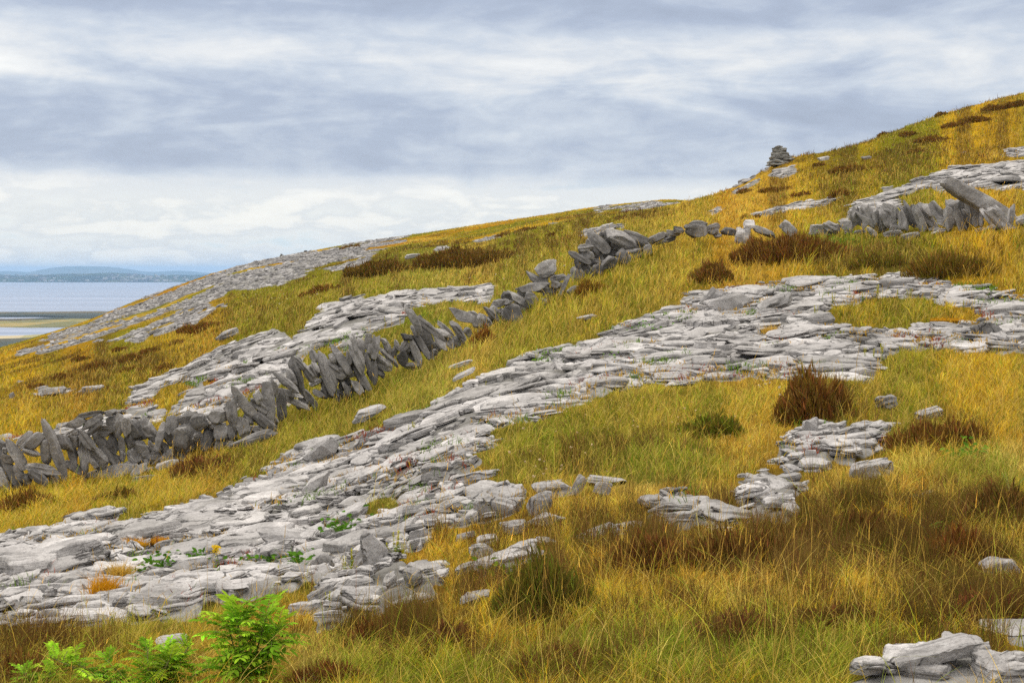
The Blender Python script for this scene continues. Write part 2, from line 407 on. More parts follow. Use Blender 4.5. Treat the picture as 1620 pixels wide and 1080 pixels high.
def plain(name, c, rough=.9):
    m, nt = new_mat(name)
    pos = N(nt, 'ShaderNodeTexCoord').outputs['Object']
    n = noise(nt, pos, 3, 5)
    col = mixc(nt, n, tuple(x * .75 for x in c), tuple(x * 1.25 for x in c))
    b = N(nt, 'ShaderNodeBsdfPrincipled'); b.inputs['Roughness'].default_value = rough; L(nt, col, b.inputs['Base Color'])
    o = N(nt, 'ShaderNodeOutputMaterial'); L(nt, b.outputs[0], o.inputs[0]); return m

# ------------------------------------------------------------------ vegetation tone across the hillside (colour of the plants themselves)
GOLD = np.array([.66, .395, .025]); STRAW = np.array([.76, .56, .15]); RUST = np.array([.55, .255, .018])
OLIVE = np.array([.25, .215, .020]); GREEN = np.array([.19, .27, .018]); DARKH = np.array([.10, .062, .016])
DARKP = [
 (1000,712,110,22,.5),(900,740,80,24,.4),(1250,960,480,120,.6),(1060,880,150,50,.85),(1420,860,260,60,.95),(1200,250,160,50,.5),(1450,240,220,60,.55),(820,385,200,30,.5),(1000,340,140,14,.4),(110,600,200,50,.55),(380,500,120,30,.45),(1420,412,230,30,.5),(700,430,140,20,.5),
 # dark heathery ground seen in the photograph: (px, py, rx, ry, strength)
 (1290,880,340,70,.9),(1560,850,120,60,.9),(1100,940,160,60,.7),(1500,960,160,60,.6),(900,940,120,50,.7),(620,1010,90,40,.7),(60,1050,120,40,.6),
 (180,575,190,26,.8),(60,610,100,20,.6),(300,520,80,14,.5),(620,415,70,14,.7),(755,405,80,22,.8),(870,365,50,10,.4),(1000,390,60,14,.4),
 (1250,390,70,26,.7),(1130,430,40,20,.6),(1400,400,60,26,.5),(1500,415,80,26,.6),(1500,690,80,30,.6),(1240,300,90,8,.5),(1330,270,80,8,.6),(1460,225,70,12,.7),
 (1560,180,70,12,.6),(1390,260,50,8,.6),(1290,640,90,50,.6),(340,735,60,18,.6),(560,395,60,10,.4),(450,440,60,12,.4),(1110,665,70,30,.35),
]
GREENP = [(1150,1030,400,60,.8),(700,1060,260,50,.6),(1560,760,80,40,.6),(1350,385,60,16,.5),(1050,730,100,35,.55),(1240,560,0,0,0),(520,625,60,14,.3),(750,470,60,14,.4),(880,700,90,40,.4),(1600,860,60,60,.4),(1300,385,70,18,.5),(650,510,50,12,.4),(1150,640,80,30,.4)]
def blob(px, py, lst):
    r = np.zeros(np.shape(px))
    for x, y, a, b, s in lst:
        if a == 0: continue
        q = ((px - x) / a) ** 2 + ((py - y) / b) ** 2
        r = np.maximum(r, s * np.exp(-q * 1.1))
    return r
def darkf(px, d):
    """where dark heath grows: broad areas broken into clumps"""
    x = (px - 810) / F * d; sc = np.clip(d / 16, .7, 5)
    return blob(px, base_py(px, d), DARKP) * (.12 + .88 * sstep(-.16, .16, fbm2(x / (.85 * sc), d / (1.5 * sc), 207, 2)))
def turf_colour(px, d, jit=0.):
    px = np.asarray(px, float); d = np.asarray(d, float)
    py = base_py(px, d); x = (px - 810) / F * d
    sc = np.clip(d / 25, .6, 6)
    n1 = fbm2(x / (2.2 * sc), d / (3.5 * sc), 51, 3); n2 = fbm2(x / (1.1 * sc), d / (1.6 * sc), 61, 3); n3 = fbm2(x / (4 * sc), d / (7 * sc), 71, 3); n4 = fbm2(x / (.5 * sc), d / (.8 * sc), 75, 2)
    dark = darkf(px, d); green = blob(px, py, GREENP)
    rg = rng.random(np.shape(px)) if jit else .5
    w = lambda a: a[..., None]
    c = GOLD + w(np.clip(n1 * 1.2 + .1, 0, 1)) * (STRAW - GOLD)
    c = c + w(sstep(.04, .45, n2 + (rg - .5) * jit * .7)) * .75 * (RUST - c)
    c = c + w(sstep(-.05, .35, n3 + .35 * n4 + (rg - .5) * jit * .7 + green * .9 + .05)) * (.62 * OLIVE + .38 * GREEN - c) * .90
    c = c + w(np.clip(green * 1.2 + (rg - .6) * jit, 0, 1) * sstep(-.3, .5, n2 * -1 + green)) * (GREEN * 1.25 - c) * .7
    # mottled dark heath
    hn = fbm2(x / (.55 * sc), d / (1.5 * sc), 81, 3)
    dm = np.clip(dark + np.clip(n3 * -1 - .12, 0, 1) * .9, 0, 1) * sstep(-.15, .35, hn + dark * .35 + (rg - .5) * jit * .6)
    dm = np.maximum(dm, .6 * sstep(.22, .42, fbm2(x / (.5 * sc), d / (1.6 * sc), 311, 3)) * sstep(35, 60, d))
    c = c + w(np.clip(dm, 0, 1)) * (DARKH * 1.2 - c)
    return np.clip(c, .004, 1), dm, green

# ------------------------------------------------------------------ hillside mesh (polar grid, finer near the eye)
pxs = np.concatenate([np.linspace(-1900, -140, 40), np.arange(-130, 1751, 3.4), np.linspace(1765, 3600, 40)])
ds = np.exp(np.concatenate([np.linspace(math.log(1.0), math.log(5.4), 40)[:-1], np.linspace(math.log(5.4), math.log(60), 640)[:-1], np.linspace(math.log(60), math.log(700), 420)]))
PX, DD = np.meshgrid(pxs, ds, indexing='ij')
rk = rock_field(PX.ravel(), DD.ravel())
px_, d_ = PX.ravel(), DD.ravel()
z = (HZ - base_py(px_, d_)) / F * d_ + relief(px_, d_, rk)
# outside the frame the slope simply carries on
z = z - np.clip(-250 - px_, 0, 2000) / F * d_ * .16 + np.clip(px_ - 1900, 0, 2000) / F * d_ * .16
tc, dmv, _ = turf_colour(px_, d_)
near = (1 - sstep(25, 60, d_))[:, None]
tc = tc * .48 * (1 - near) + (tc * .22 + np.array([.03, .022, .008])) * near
V = np.stack([(px_ - 810) / F * d_, d_, z], 1)
na, nb_ = len(pxs), len(ds)
idx = np.arange(na * nb_).reshape(na, nb_)
quads = np.stack([idx[:-1, :-1].ravel(), idx[1:, :-1].ravel(), idx[1:, 1:].ravel(), idx[:-1, 1:].ravel()], 1)
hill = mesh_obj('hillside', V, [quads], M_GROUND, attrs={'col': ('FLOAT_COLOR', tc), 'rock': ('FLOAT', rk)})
tag(hill, kind='structure')
# ------------------------------------------------------------------ limestone slabs
def slab(seed, n=38, hi=True):
    """a flat ledge-edged slab about 1 unit in radius and 1 unit thick: stacked beds with broken outlines"""
    r = np.random.default_rng(seed)
    th = np.linspace(0, 2 * math.pi, n, endpoint=False)
    m = r.integers(5, 9); a = np.sort(r.uniform(0, 2 * math.pi, m)); dd = r.uniform(.55, 1.0, m)
    c = np.cos(th[:, None] - a[None]); inv = np.where(c > .12, c / dd, 0)
    out = 1.0 / (np.sum(inv ** 9, 1) ** (1 / 9) + 1e-3); out = np.minimum(out, 1.35)
    stretch = r.uniform(1.0, 1.5)
    def bed(k):
        q = out * (1 + .07 * np.sin(th * r.integers(2, 5) + r.uniform(0, 6)) + .05 * np.sin(th * r.integers(5, 9) + r.uniform(0, 6)))
        return q
    nl = r.integers(1, 4) if hi else 1
    zb = np.concatenate([[0], np.sort(r.uniform(.2, .85, nl - 1)), [1.0]]) if nl > 1 else np.array([0, 1.0])
    rings = []                     # (radius array, z array)
    base = bed(0)
    if hi: rings += [(base * .5, 0), (base * .85, 0)]
    for k in range(nl):
        ins = r.uniform(-.16, .04) if k < nl - 1 else r.uniform(-.22, -.02)
        q = bed(k) * (1 + ins) * (1 + .05 * r.normal(size=n).cumsum() / n ** .5 * 0)
        z0, z1 = zb[k], zb[k + 1]; h = z1 - z0
        e = .045 if hi else .08
        if hi: rings += [(q * (1 - e * 1.6), z0), (q * (1 - e * .3), z0 + .2 * h), (q, z0 + .5 * h), (q * (1 - e * .6), z1 - .22 * h), (q * (1 - e * 1.6), z1 - .05 * h), (q * (1 - e * 3.2), z1)]
        else: rings += [(q * .95, z0), (q, z0 + .6 * h), (q * .88, z1)]
    last = rings[-1][0]
    for f in ((.86, .68, .48, .25) if hi else (.5,)): rings.append((last * f, 1.0))
    Vv = []
    for q, z_ in rings:
        Vv.append(np.stack([np.cos(th) * q * stretch ** .5, np.sin(th) * q / stretch ** .5, np.full(n, z_, float) if np.isscalar(z_) else z_], 1))
    Vv = np.concatenate(Vv); k = len(rings)
    i = np.arange(k * n).reshape(k, n)
    q4 = np.stack([i[:-1].ravel(), np.roll(i, -1, 1)[:-1].ravel(), np.roll(i, -1, 1)[1:].ravel(), i[1:].ravel()], 1)
    Vv = np.concatenate([Vv, [[0, 0, 0], [0, 0, 1.0]]])
    cb, ct = k * n, k * n + 1
    f3 = np.concatenate([np.stack([np.roll(i[0], -1), i[0], np.full(n, cb)], 1), np.stack([i[-1], np.roll(i[-1], -1), np.full(n, ct)], 1)])
    # weathering: rolling tops, ragged rims
    topw = np.clip(Vv[:, 2], 0, 1)
    Vv[:, 2] += topw * (.30 * fbm3(Vv, 1.1, seed, 2) + (.16 * (.5 - np.abs(fbm3(Vv * np.array([1, 2.2, .6]), 2.6, seed + 5, 3))) if hi else 0)) - .10 * topw * (Vv[:, 0] ** 2 + Vv[:, 1] ** 2)
    wv_ = Vv * np.array([1, 1, 1.6])
    Vv[:, 0] += .07 * fbm3(wv_, 2.2, seed + 11, 3) ; Vv[:, 1] += .07 * fbm3(wv_, 2.2, seed + 23, 3)
    return Vv, q4, f3

HI = [slab(100 + k) for k in range(26)]
MID = [slab(200 + k, 22) for k in range(18)]
LO = [slab(300 + k, 10, False) for k in range(14)]

def basis(nrm, ang, tilt, r):
    """local frame lying on the bedding: x turned by ang, tipped a little"""
    up = Vector(nrm) + Vector((r.normal() * tilt, r.normal() * tilt, 0)); up.normalize()
    x = Vector((math.cos(ang), math.sin(ang), 0)); x = (x - up * x.dot(up)).normalized()
    y = up.cross(x)
    return np.array([x, y, up])

pav_r = np.random.default_rng(21)
pav = Merge()
def scatter_slabs(n_try, d0, d1, size, thick, protos, cover, tilt, mg, lift=.02, maxn=99999, min_px=2.2):
    px = pav_r.uniform(-70, 1690, n_try); s = np.sqrt(pav_r.uniform(d0 ** 2, d1 ** 2, n_try))
    rk_ = rock_field(px, s)
    ok = rk_ > .42; px, s, rk_ = px[ok], s[ok], rk_[ok]
    frac = len(px) / n_try
    area = (d1 ** 2 - d0 ** 2) / 2 * (1760 / F) * frac
    sz = np.minimum(size[0] * np.exp(pav_r.normal(size=len(px)) * size[1]), size[0] * 1.9)
    want = int(min(maxn, cover * area / (math.pi * np.mean(sz ** 2) * .8)))
    take = min(want, len(px)); px, s, sz = px[:take], s[:take], sz[:take]
    sz = np.maximum(sz, min_px * s / 1624)
    pos = P3(px, s); nr = gnormal(px, s); lay = noise2(pos[:, 0] / 1.3, pos[:, 1] / 1.3, 8)
    # stones stay inside the rock: shrink where the edge is closer than their own radius
    edg = np.ones(take)
    for fx, fy in ((1, 0), (-1, 0), (0, 1), (0, -1), (.7, .7), (-.7, .7), (.7, -.7), (-.7, -.7)):
        for q_ in (1.2, .7, .4):
            xx = pos[:, 0] + fx * sz * q_ * 1.1; dd_ = np.maximum(pos[:, 1] + fy * sz * q_, 1)
            out_ = rock_field(810 + xx / dd_ * F, dd_) < .3
            edg = np.where(out_, np.minimum(edg, q_ * .8), edg)
    edg = np.maximum(edg, .5)
    core = np.clip(rock_at(px, base_py(px, s), RBM) * 1.4 - .1, .4, 1)
    for k in range(take):
        Vv, q4, f3 = protos[pav_r.integers(len(protos))]
        B = basis(nr[k] * np.array([.8, .5, 1]), pav_r.normal() * .95 + (math.pi if pav_r.random() < .5 else 0) - .1, tilt, pav_r)
        t = min(thick[0] * math.exp(pav_r.normal() * thick[1]) * (sz[k] / size[0]) ** .5, thick[0] * 1.6)
        edge = edg[k]
        S_ = np.array([sz[k] * edge, sz[k] * edge, t * edge ** .5 * core[k]]); t = S_[2]
        loc = pos[k] + np.array([0, 0, -t * pav_r.uniform(.55, .9) + lift])
        W_ = (Vv * S_) @ B + loc
        tint = (1 if s[k] < 75 else .88) + pav_r.normal() * .12
        mg.add(W_, q4, f3, lp=(Vv * S_ + pav_r.uniform(-20, 20, 3)).astype(np.float32), tint=np.full(len(Vv), max(.7, tint)))
    return take
n1_ = scatter_slabs(60000, 6, 19, (.25, .55), (.115, .4), HI, 1.9, .065, pav)
n2_ = scatter_slabs(90000, 19, 38, (.30, .5), (.125, .4), MID, 1.9, .065, pav)
n3_ = scatter_slabs(60000, 38, 75, (.36, .4), (.16, .35), MID, 1.4, .10, pav)
n1b = scatter_slabs(60000, 6, 19, (.075, .5), (.045, .4), MID, .45, .2, pav, .06)
n2b = scatter_slabs(90000, 19, 38, (.11, .5), (.06, .4), LO, .5, .2, pav, .05)
print('slabs', n1_, n2_, n3_)
ob = pav.build('limestone_pavement', M_ROCK, {'lp': 'FLOAT_VECTOR', 'tint': 'FLOAT'}, smooth=True)
tag(ob, kind='structure')
try:
    ob.data.set_sharp_from_angle(angle=math.radians(38))
except Exception as e: print('sharp', e)
far_r = Merge()
n4_ = scatter_slabs(200000, 75, 330, (.34, .45), (.22, .4), LO, .7, .16, far_r, .02, 14000, 1.7)
print('far', n4_)
ob = far_r.build('limestone_scree', M_ROCK, {'lp': 'FLOAT_VECTOR', 'tint': 'FLOAT'}, smooth=False)
tag(ob, kind='structure')

# ------------------------------------------------------------------ single stones
def ico(sub):
    bm = bmesh.new(); bmesh.ops.create_icosphere(bm, subdivisions=sub, radius=1)
    bm.verts.ensure_lookup_table()
    v = np.array([x.co[:] for x in bm.verts]); f = np.array([[y.index for y in x.verts] for x in bm.faces]); bm.free(); return v, f
ICO4, ICO3 = ico(4), ico(3)
def stone_shape(seed, dims, fine=True, flat=False, taper=True):
    """weathered block inside a box of full size dims (x width, y depth, z length); bedding runs along its length (or flat)"""
    r = np.random.default_rng(seed)
    v, f = ICO4 if fine else ICO3
    h = np.array(dims) / 2
    pl, ds_ = [], []
    for ax in range(3):
        for sg in (-1, 1):
            nv = np.zeros(3); nv[ax] = sg; nv += r.normal(size=3) * (.16 if ax != 2 else .30) * np.array([1, 1, 1 if ax == 2 else .7]); nv /= np.linalg.norm(nv)
            pl.append(nv); ds_.append(r.uniform(.78, .98))
    for _ in range(r.integers(3, 7)):
        nv = r.normal(size=3); nv /= np.linalg.norm(nv); pl.append(nv); ds_.append(r.uniform(.85, 1.12))
    pl = np.array(pl); ds_ = np.array(ds_)
    # even spread of points over a slim block
    dirs = v * np.maximum(h / h.max(), .35); dirs /= np.linalg.norm(dirs, axis=1, keepdims=True)
    dirs = dirs / (h / h.max()); dirs /= np.linalg.norm(dirs, axis=1, keepdims=True)
    q = np.clip(dirs @ pl.T / ds_, 0, None)
    rad = 1 / (np.sum(q ** 40, 1) ** (1 / 40))
    p = dirs * np.minimum(rad, 1.5)[:, None] * h
    zz = np.abs(p[:, 2] / h[2]); tp = r.uniform(.05, .42, 2)
    if not flat and taper: p[:, 0] *= 1 - np.where(p[:, 2] > 0, tp[0], tp[1]) * zz ** 2; p[:, 0] += r.normal() * .06 * dims[0] * zz ** 2
    w_ = min(dims)
    # splitting along the bedding: fluted edges
    bedax = 2 if flat else (1 if r.random() < .5 else 0)
    fr = np.ones(3) * .9 / max(dims) * 1.3; fr[bedax] = 4.5 / dims[bedax]
    g = vnoise(p[:, 0] * fr[0] + seed, p[:, 1] * fr[1], p[:, 2] * fr[2], seed)
    nrm = p / (np.linalg.norm(p, axis=1, keepdims=True) + 1e-6)
    side = 1 - np.abs(nrm[:, bedax]) ** 2
    p = p + nrm * (np.round(g * 2.5) / 2.5 * .5 + g * .5)[:, None] * side[:, None] * w_ * .19
    p = p + nrm * (fbm3(p, 2.2 / max(dims), seed + 3, 3) * .09 * w_ + fbm3(p, 7 / max(dims), seed + 9, 2) * .05 * w_)[:, None]
    # beds across local z for the shader
    lp = p.copy()
    if bedax == 0: lp = lp[:, [2, 1, 0]]
    if bedax == 1: lp = lp[:, [0, 2, 1]]
    return p, f, lp

def stone_obj(name, seed, dims, B, centre, mat, parent=None, root=None, tint=1.0, fine=True, flat=False, taper=True):
    p, f, lp = stone_shape(seed, dims, fine, flat, taper)
    loc = np.array(centre) - (np.array(root) if root is not None else 0)
    r = np.random.default_rng(seed + 1)
    o = mesh_obj(name, p @ B, [f], mat, parent, tuple(loc), attrs={'lp': ('FLOAT_VECTOR', lp + r.uniform(-20, 20, 3)), 'tint': ('FLOAT', np.full(len(p), tint))}, smooth=True)
    try: o.data.set_sharp_from_angle(angle=math.radians(33))
    except Exception: pass
    return o

BASE = [(-40,788),(0,785),(60,780),(150,765),(240,745),(330,722),(430,690),(500,660),(560,640),(610,615),(680,585),(720,560),(770,525),(830,490),(880,475),(920,450),(960,425),(1010,405),(1050,390),(1150,385),(1250,378),(1330,370),(1420,365),(1510,362),(1570,362),(1680,362)]
bx_, by_ = np.array([b[0] for b in BASE], float), np.array([b[1] for b in BASE], float)
def dz_(px, d):
    a, b = np.array([float(px)]), np.array([float(d)]); return float(relief(a, b, rock_field(a, b))[0])
def wall_dist(px): return dist_at(px, float(np.interp(px, bx_, by_)))

def wall_stone(name, seed, x1, y1, x2, y2, wpx, parent, root, mat, deep=None, back=0., tone=1.):
    """stone whose long axis runs between two photograph points, standing in the line of the wall"""
    r = np.random.default_rng(seed)
    cx, cy = (x1 + x2) / 2, (y1 + y2) / 2
    dw = wall_dist(cx)
    ext = abs(x2 - x1) ; low = max(y1, y2) + wpx * .25
    if low > np.interp(cx, bx_, by_) + 2: dw = min(dw, dist_at(cx, low))
    Lp = math.hypot(x2 - x1, y2 - y1)
    if Lp < wpx * .75:                      # squat stones: keep the axis upright
        Lp = max(Lp, wpx * .8)
    m = dw / F
    ln, wd = Lp * m * 1.16, wpx * m * 1.08
    dp = deep if deep else float(np.clip(r.uniform(.55, 1.1) * wd, .14, .42))
    a = np.array([(x1 - x2), 0, (y2 - y1)], float)
    if np.linalg.norm(a) < 1e-3: a = np.array([0, 0, 1.])
    a /= np.linalg.norm(a); a[1] = r.normal() * .16; a /= np.linalg.norm(a)
    yv = np.array([r.normal() * .25, 1, r.normal() * .15]); yv -= a * yv.dot(a); yv /= np.linalg.norm(yv)
    xv = np.cross(yv, a)
    B = np.array([xv, yv, a])
    c = np.array([(cx - 810) * m, dw + r.normal() * .05 + .05 + back, (HZ - cy) * m + dz_(cx, dw)])
    return stone_obj(name, seed, (wd, dp, ln), B, c, mat, parent, root, float(np.clip((.62 if back else tone) + r.normal() * .22, .5, 1.6)))  # stones set back get a darker tint: shade painted into the gaps

def wall(label, pxc, zx, zy, s, lst, seed0, extra=None, group='dry stone wall runs across the hillside', pack=0, ext=0., tone=1.):
    d = wall_dist(pxc); root = P3(pxc, d)[0]
    e = empty('dry_stone_wall', tuple(root), label, 'wall', group); e['kind'] = 'thing'
    k = 0
    for (ox, oy, sc, L_) in [(zx, zy, s, lst)] + (extra or []):
        for q in L_:
            x1, y1, x2, y2, w_ = q
            if ext: x2 += (x2 - x1) * ext; y2 += abs(y2 - y1) * ext; w_ *= .86
            wall_stone('stone', seed0 + k, ox + x1 / sc, oy + y1 / sc, ox + x2 / sc, oy + y2 / sc, w_ / sc, e, root, M_WALL, tone=tone)
            k += 1
    # packing stones added in the heart of the wall, tinted dark to shade the gaps
    if pack:
        rr = np.random.default_rng(seed0)
        src = [(ox + (q[0] + q[2]) / 2 / sc, oy + (q[1] + q[3]) / 2 / sc, q[4] / sc) for (ox, oy, sc, L_) in [(zx, zy, s, lst)] + (extra or []) for q in L_]
        for i in rr.choice(len(src), min(pack, 99 - k), replace=False) if k < 99 else []:
            x, y, w_ = src[i]; x += rr.normal() * w_ * .5
            bl = np.interp(x, bx_, by_); y = min(y + w_ * .3, bl - w_ * .3)
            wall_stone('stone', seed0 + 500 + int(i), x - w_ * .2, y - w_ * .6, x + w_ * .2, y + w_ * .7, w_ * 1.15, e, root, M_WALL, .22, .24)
    return e
WA = [(10,460,10,600,80),(60,525,60,595,60),(20,600,150,690,90),(110,510,260,760,115),(180,530,320,400,120),(280,520,430,380,120),(230,550,390,610,65),(470,440,480,690,135),(530,300,690,860,135),(270,720,590,770,95),(50,660,210,960,95),(10,660,130,960,65),(0,760,100,980,90),(170,740,220,900,80),(280,800,260,920,105),(480,800,600,920,115),(320,780,480,900,120),(600,380,620,500,75),(650,400,720,540,130),(690,410,820,350,75),(740,290,900,240,80),(820,200,1080,150,55),(900,310,1080,190,90),(960,360,1080,260,65),(1020,350,1170,350,115),(1120,165,1205,135,65),(1180,190,1180,310,115),(1200,390,1290,240,145),(1350,200,1350,370,95),(880,360,1000,520,85),(1010,400,1190,670,115),(1150,420,1230,590,100),(860,370,900,790,130),(790,400,810,520,65),(740,530,800,690,85),(960,550,1120,700,125),(950,620,1040,750,65),(700,690,850,800,85),(1290,410,1300,560,80),(1380,330,1400,560,115),(1430,260,1510,440,125),(1510,240,1620,440,105),(1500,470,1560,680,120),(1360,570,1480,690,125),(1310,560,1310,660,65),(1220,620,1270,690,65),(1320,700,1480,720,85),(960,850,1350,760,145),(1400,830,1560,720,95),(1550,690,1630,640,85),(1420,865,1600,840,75),(1540,785,1640,770,65),(-60,480,-40,960,130),(-150,500,-130,960,120)]
WB = [(60,560,160,740,120),(100,730,150,840,55),(260,580,200,820,85),(290,620,340,810,95),(360,480,360,640,135),(430,510,610,490,105),(600,560,720,500,165),(510,570,490,870,270),(290,890,440,820,85),(160,990,300,880,75),(750,480,910,470,165),(740,580,850,570,95),(720,620,730,810,135),(870,570,880,730,125),(880,710,850,830,105),(980,300,1000,565,120),(1040,240,1260,515,130),(1110,450,1190,550,65),(1090,490,1150,690,140),(970,590,1000,710,85),(1210,580,1370,640,95),(1180,290,1350,400,115),(1250,190,1290,310,95),(1240,430,1440,610,110),(1350,90,1400,440,135),(1430,90,1430,260,95),(1500,240,1520,520,110),(1420,470,1460,550,75),(1040,760,1420,640,105),(220,1010,480,960,105),(50,1045,190,1050,65),(120,900,200,900,120),(430,890,530,890,65),(240,935,410,930,75),(250,760,280,860,65),(215,840,240,890,45),(600,690,690,690,90),(930,760,1010,790,80)]
WC = [(300,330,430,470,90),(270,360,420,820,145),(440,800,620,1060,115),(220,500,310,700,85),(20,540,340,800,80),(90,800,370,870,85),(210,910,520,1060,85),(370,860,500,1000,65),(440,460,560,660,95),(540,450,620,610,85),(530,740,690,660,105),(570,250,640,420,85),(590,400,660,560,75),(690,340,900,800,175),(860,780,970,920,105),(720,690,830,890,95),(580,810,760,910,75),(840,300,930,410,135),(890,210,1140,610,140),(800,380,940,500,65),(860,500,1060,600,155),(1110,260,1100,440,85),(1060,740,1110,900,125),(1140,20,1210,230,85),(1270,80,1270,290,115),(1160,210,1300,500,140),(1170,420,1360,790,125),(1380,10,1340,200,95),(1480,40,1440,340,140),(1400,130,1370,310,65),(1340,270,1400,560,75),(1440,380,1440,680,115),(1470,300,1560,430,125),(1560,60,1620,130,55),(1150,660,1260,830,115),(1000,680,1050,780,65),(1500,500,1600,600,70)]
WD = [(130,600,240,790,75),(100,740,330,960,65),(10,850,240,1010,155),(320,640,370,770,55),(490,640,400,780,105),(330,730,270,870,95),(380,800,440,960,135),(540,590,680,980,112),(600,410,640,540,95),(590,540,810,840,105),(500,180,660,440,115),(640,400,840,710,115),(640,300,930,540,112),(920,360,1140,550,75),(900,470,1080,540,85),(880,560,1030,720,105),(990,550,1140,680,105),(1150,570,1310,660,95),(770,700,860,850,85),(850,740,900,800,65),(470,980,630,980,85),(420,560,540,600,75)]
WD2 = [(1130,370,1290,560,125),(1140,240,1460,330,135),(1310,460,1400,540,95),(1380,200,1480,280,95),(1540,240,1480,420,95),(1560,350,1620,470,85),(1500,480,1540,520,55),(1570,260,1630,360,65)]
WE = [(200,880,330,1020,85),(260,770,440,970,95),(340,760,400,860,95),(350,720,490,710,115),(490,670,610,700,75),(420,850,520,800,75),(520,830,530,960,105),(560,800,720,800,175),(500,600,600,610,115),(590,580,820,720,115),(760,560,990,720,155),(710,530,1080,480,112),(740,720,830,830,85),(880,330,1150,510,125),(1000,330,1240,220,175),(1020,380,1140,410,75),(1190,410,1380,350,85),(1180,460,1300,500,115),(990,555,1300,560,65),(1280,480,1350,490,65),(1440,340,1300,640,75),(1440,590,1600,510,125),(210,960,280,1060,85),(1060,700,1160,680,65),(1060,600,1250,600,70),(640,740,760,780,80)]
WF = [(220,760,230,980,170),(130,560,370,700,112),(190,640,240,780,65),(260,700,420,860,112),(400,800,540,800,115),(260,580,430,600,105),(230,490,400,470,105),(350,390,390,470,75),(390,430,590,660,105),(380,290,620,510,155),(540,280,590,300,65),(620,260,720,450,125),(650,290,1010,440,190),(850,270,1160,390,155),(1080,440,1230,480,115),(850,610,1130,540,135),(600,590,790,540,125),(580,780,740,640,155),(820,640,1060,620,95),(690,460,860,500,95),(930,500,1080,470,65),(550,680,590,700,65),(450,660,560,700,80)]
WG = [(10,300,90,290,55),(60,340,150,310,50),(100,270,190,280,45),(20,350,60,360,40),(140,240,220,250,65),(230,210,280,220,45),(250,250,400,250,95),(285,195,415,190,60),(330,270,400,260,65),(420,260,530,220,85),(480,290,530,270,65),(560,240,650,250,65),(300,290,420,250,60)]
WG0 = [(1240,390,1440,300,110),(1260,430,1480,390,65)]
WH = [(60,490,165,500,105),(0,520,45,530,70),(90,560,160,580,55),(170,380,205,490,95),(220,370,260,470,75),(250,330,370,480,85),(390,430,400,510,65),(420,370,500,500,125),(440,340,540,420,85),(290,540,350,600,50),(430,590,560,570,65),(490,540,560,550,65),(580,400,600,540,85),(620,340,690,510,85),(560,350,605,385,55),(690,350,820,520,95),(760,340,830,430,95),(830,330,920,470,115),(900,480,1010,530,75),(990,310,1040,470,165),(1090,290,1150,490,85),(1180,300,1230,490,135),(1310,400,1480,540,115),(1570,500,1640,470,105),(580,625,730,590,60),(1310,560,1360,560,50),(940,480,1000,500,65),(1250,330,1280,440,70),(1380,440,1460,540,80)]
wall('long run of dry stone wall with jumbled two-course grey slabs, lowest of the wall runs', 240, 0, 630, 6.75, WA, 1000, [(220, 590, 6.75, WB)], pack=30)
wall('run of dry stone wall with slim upright slabs leaning steeply beside the rock outcrop', 610, 430, 530, 9, WC, 2000, [(590, 470, 9, WD)], pack=36)
wall('low tumbled run of dry stone wall with loose blocks under one tilted square block', 810, 740, 400, 9, WE, 3000, [(590, 470, 9, WD2)], pack=14)
wall('heaped run of dry stone wall capped by large pale lichened boulders', 960, 890, 340, 9, WF, 4000, pack=10)
wall('broken low run of dry stone wall sunk in grass with a dark pointed stone', 1100, 1040, 320, 5.4, WG, 5000, [(890, 340, 9, WG0)])
rw = np.random.default_rng(77)
for i in range(30):
    xx = rw.uniform(150, 1530); lean = rw.uniform(-20, 130); tl = rw.uniform(95, 170); yb = rw.uniform(490, 540)
    WH.append((xx - lean, yb - tl, xx, yb, rw.uniform(42, 80)))
for i in range(10):
    xx = rw.uniform(20, 1540); yb = rw.uniform(545, 580); WH.append((xx - 40, yb, xx + 40, yb - 12, rw.uniform(35, 60)))
for i in range(14):
    xx = rw.uniform(20, 800); yb = np.interp(xx, [0, 200, 420, 550, 800], [345, 290, 265, 275, 270]); WG.append((xx - 25, yb - 25, xx + 25, yb + rw.uniform(0, 30), rw.uniform(35, 60)))
wall('run of dry stone wall with short upright slabs under a long leaning slab', 1480, 1320, 260, 5.4, WH, 6000, ext=.14, tone=1.22)

ST_GROUP = 'loose stones of the fallen wall'
def loose(name, cat, label, seed, x1, y1, x2, y2, wpx, mat=None, onwall=False, deep=None, group=None, flat=None, sink=.12, tint=1.0):
    """one loose stone: long axis between two photograph points, resting on the ground seen below it"""
    r = np.random.default_rng(seed)
    cx, cy = (x1 + x2) / 2, (y1 + y2) / 2
    a = np.array([(x1 - x2), 0, (y2 - y1)], float); Lp = np.linalg.norm(a)
    horiz = abs(a[0]) > abs(a[2])
    low = max(y1, y2) + (wpx * .32 if horiz else 0)
    d = wall_dist(cx) if onwall else dist_at(cx, low)
    m = d / F
    a /= Lp; a[1] = r.normal() * .12; a /= np.linalg.norm(a)
    ln, wd = Lp * m * 1.06, wpx * m * 1.08
    dp = deep if deep else (float(np.clip(ln * r.uniform(.55, .8), .12, 1.2)) if horiz else float(np.clip(wd * r.uniform(.5, .9), .1, .6)))
    yv = np.array([r.normal() * .12, 1, r.normal() * .1 + .12]); yv -= a * yv.dot(a); yv /= np.linalg.norm(yv)
    B = np.array([np.cross(yv, a), yv, a])
    c = np.array([(cx - 810) * m, d + dp * .25, (HZ - cy) * m + dz_(cx, d) + .005])
    o = stone_obj(name, seed, (wd, dp, ln), B, c, mat or M_ROCK, tint=tint, taper=False)
    return tag(o, label, cat, group)
def g5(x, y): return 1040 + x / 5.4, 320 + y / 5.4
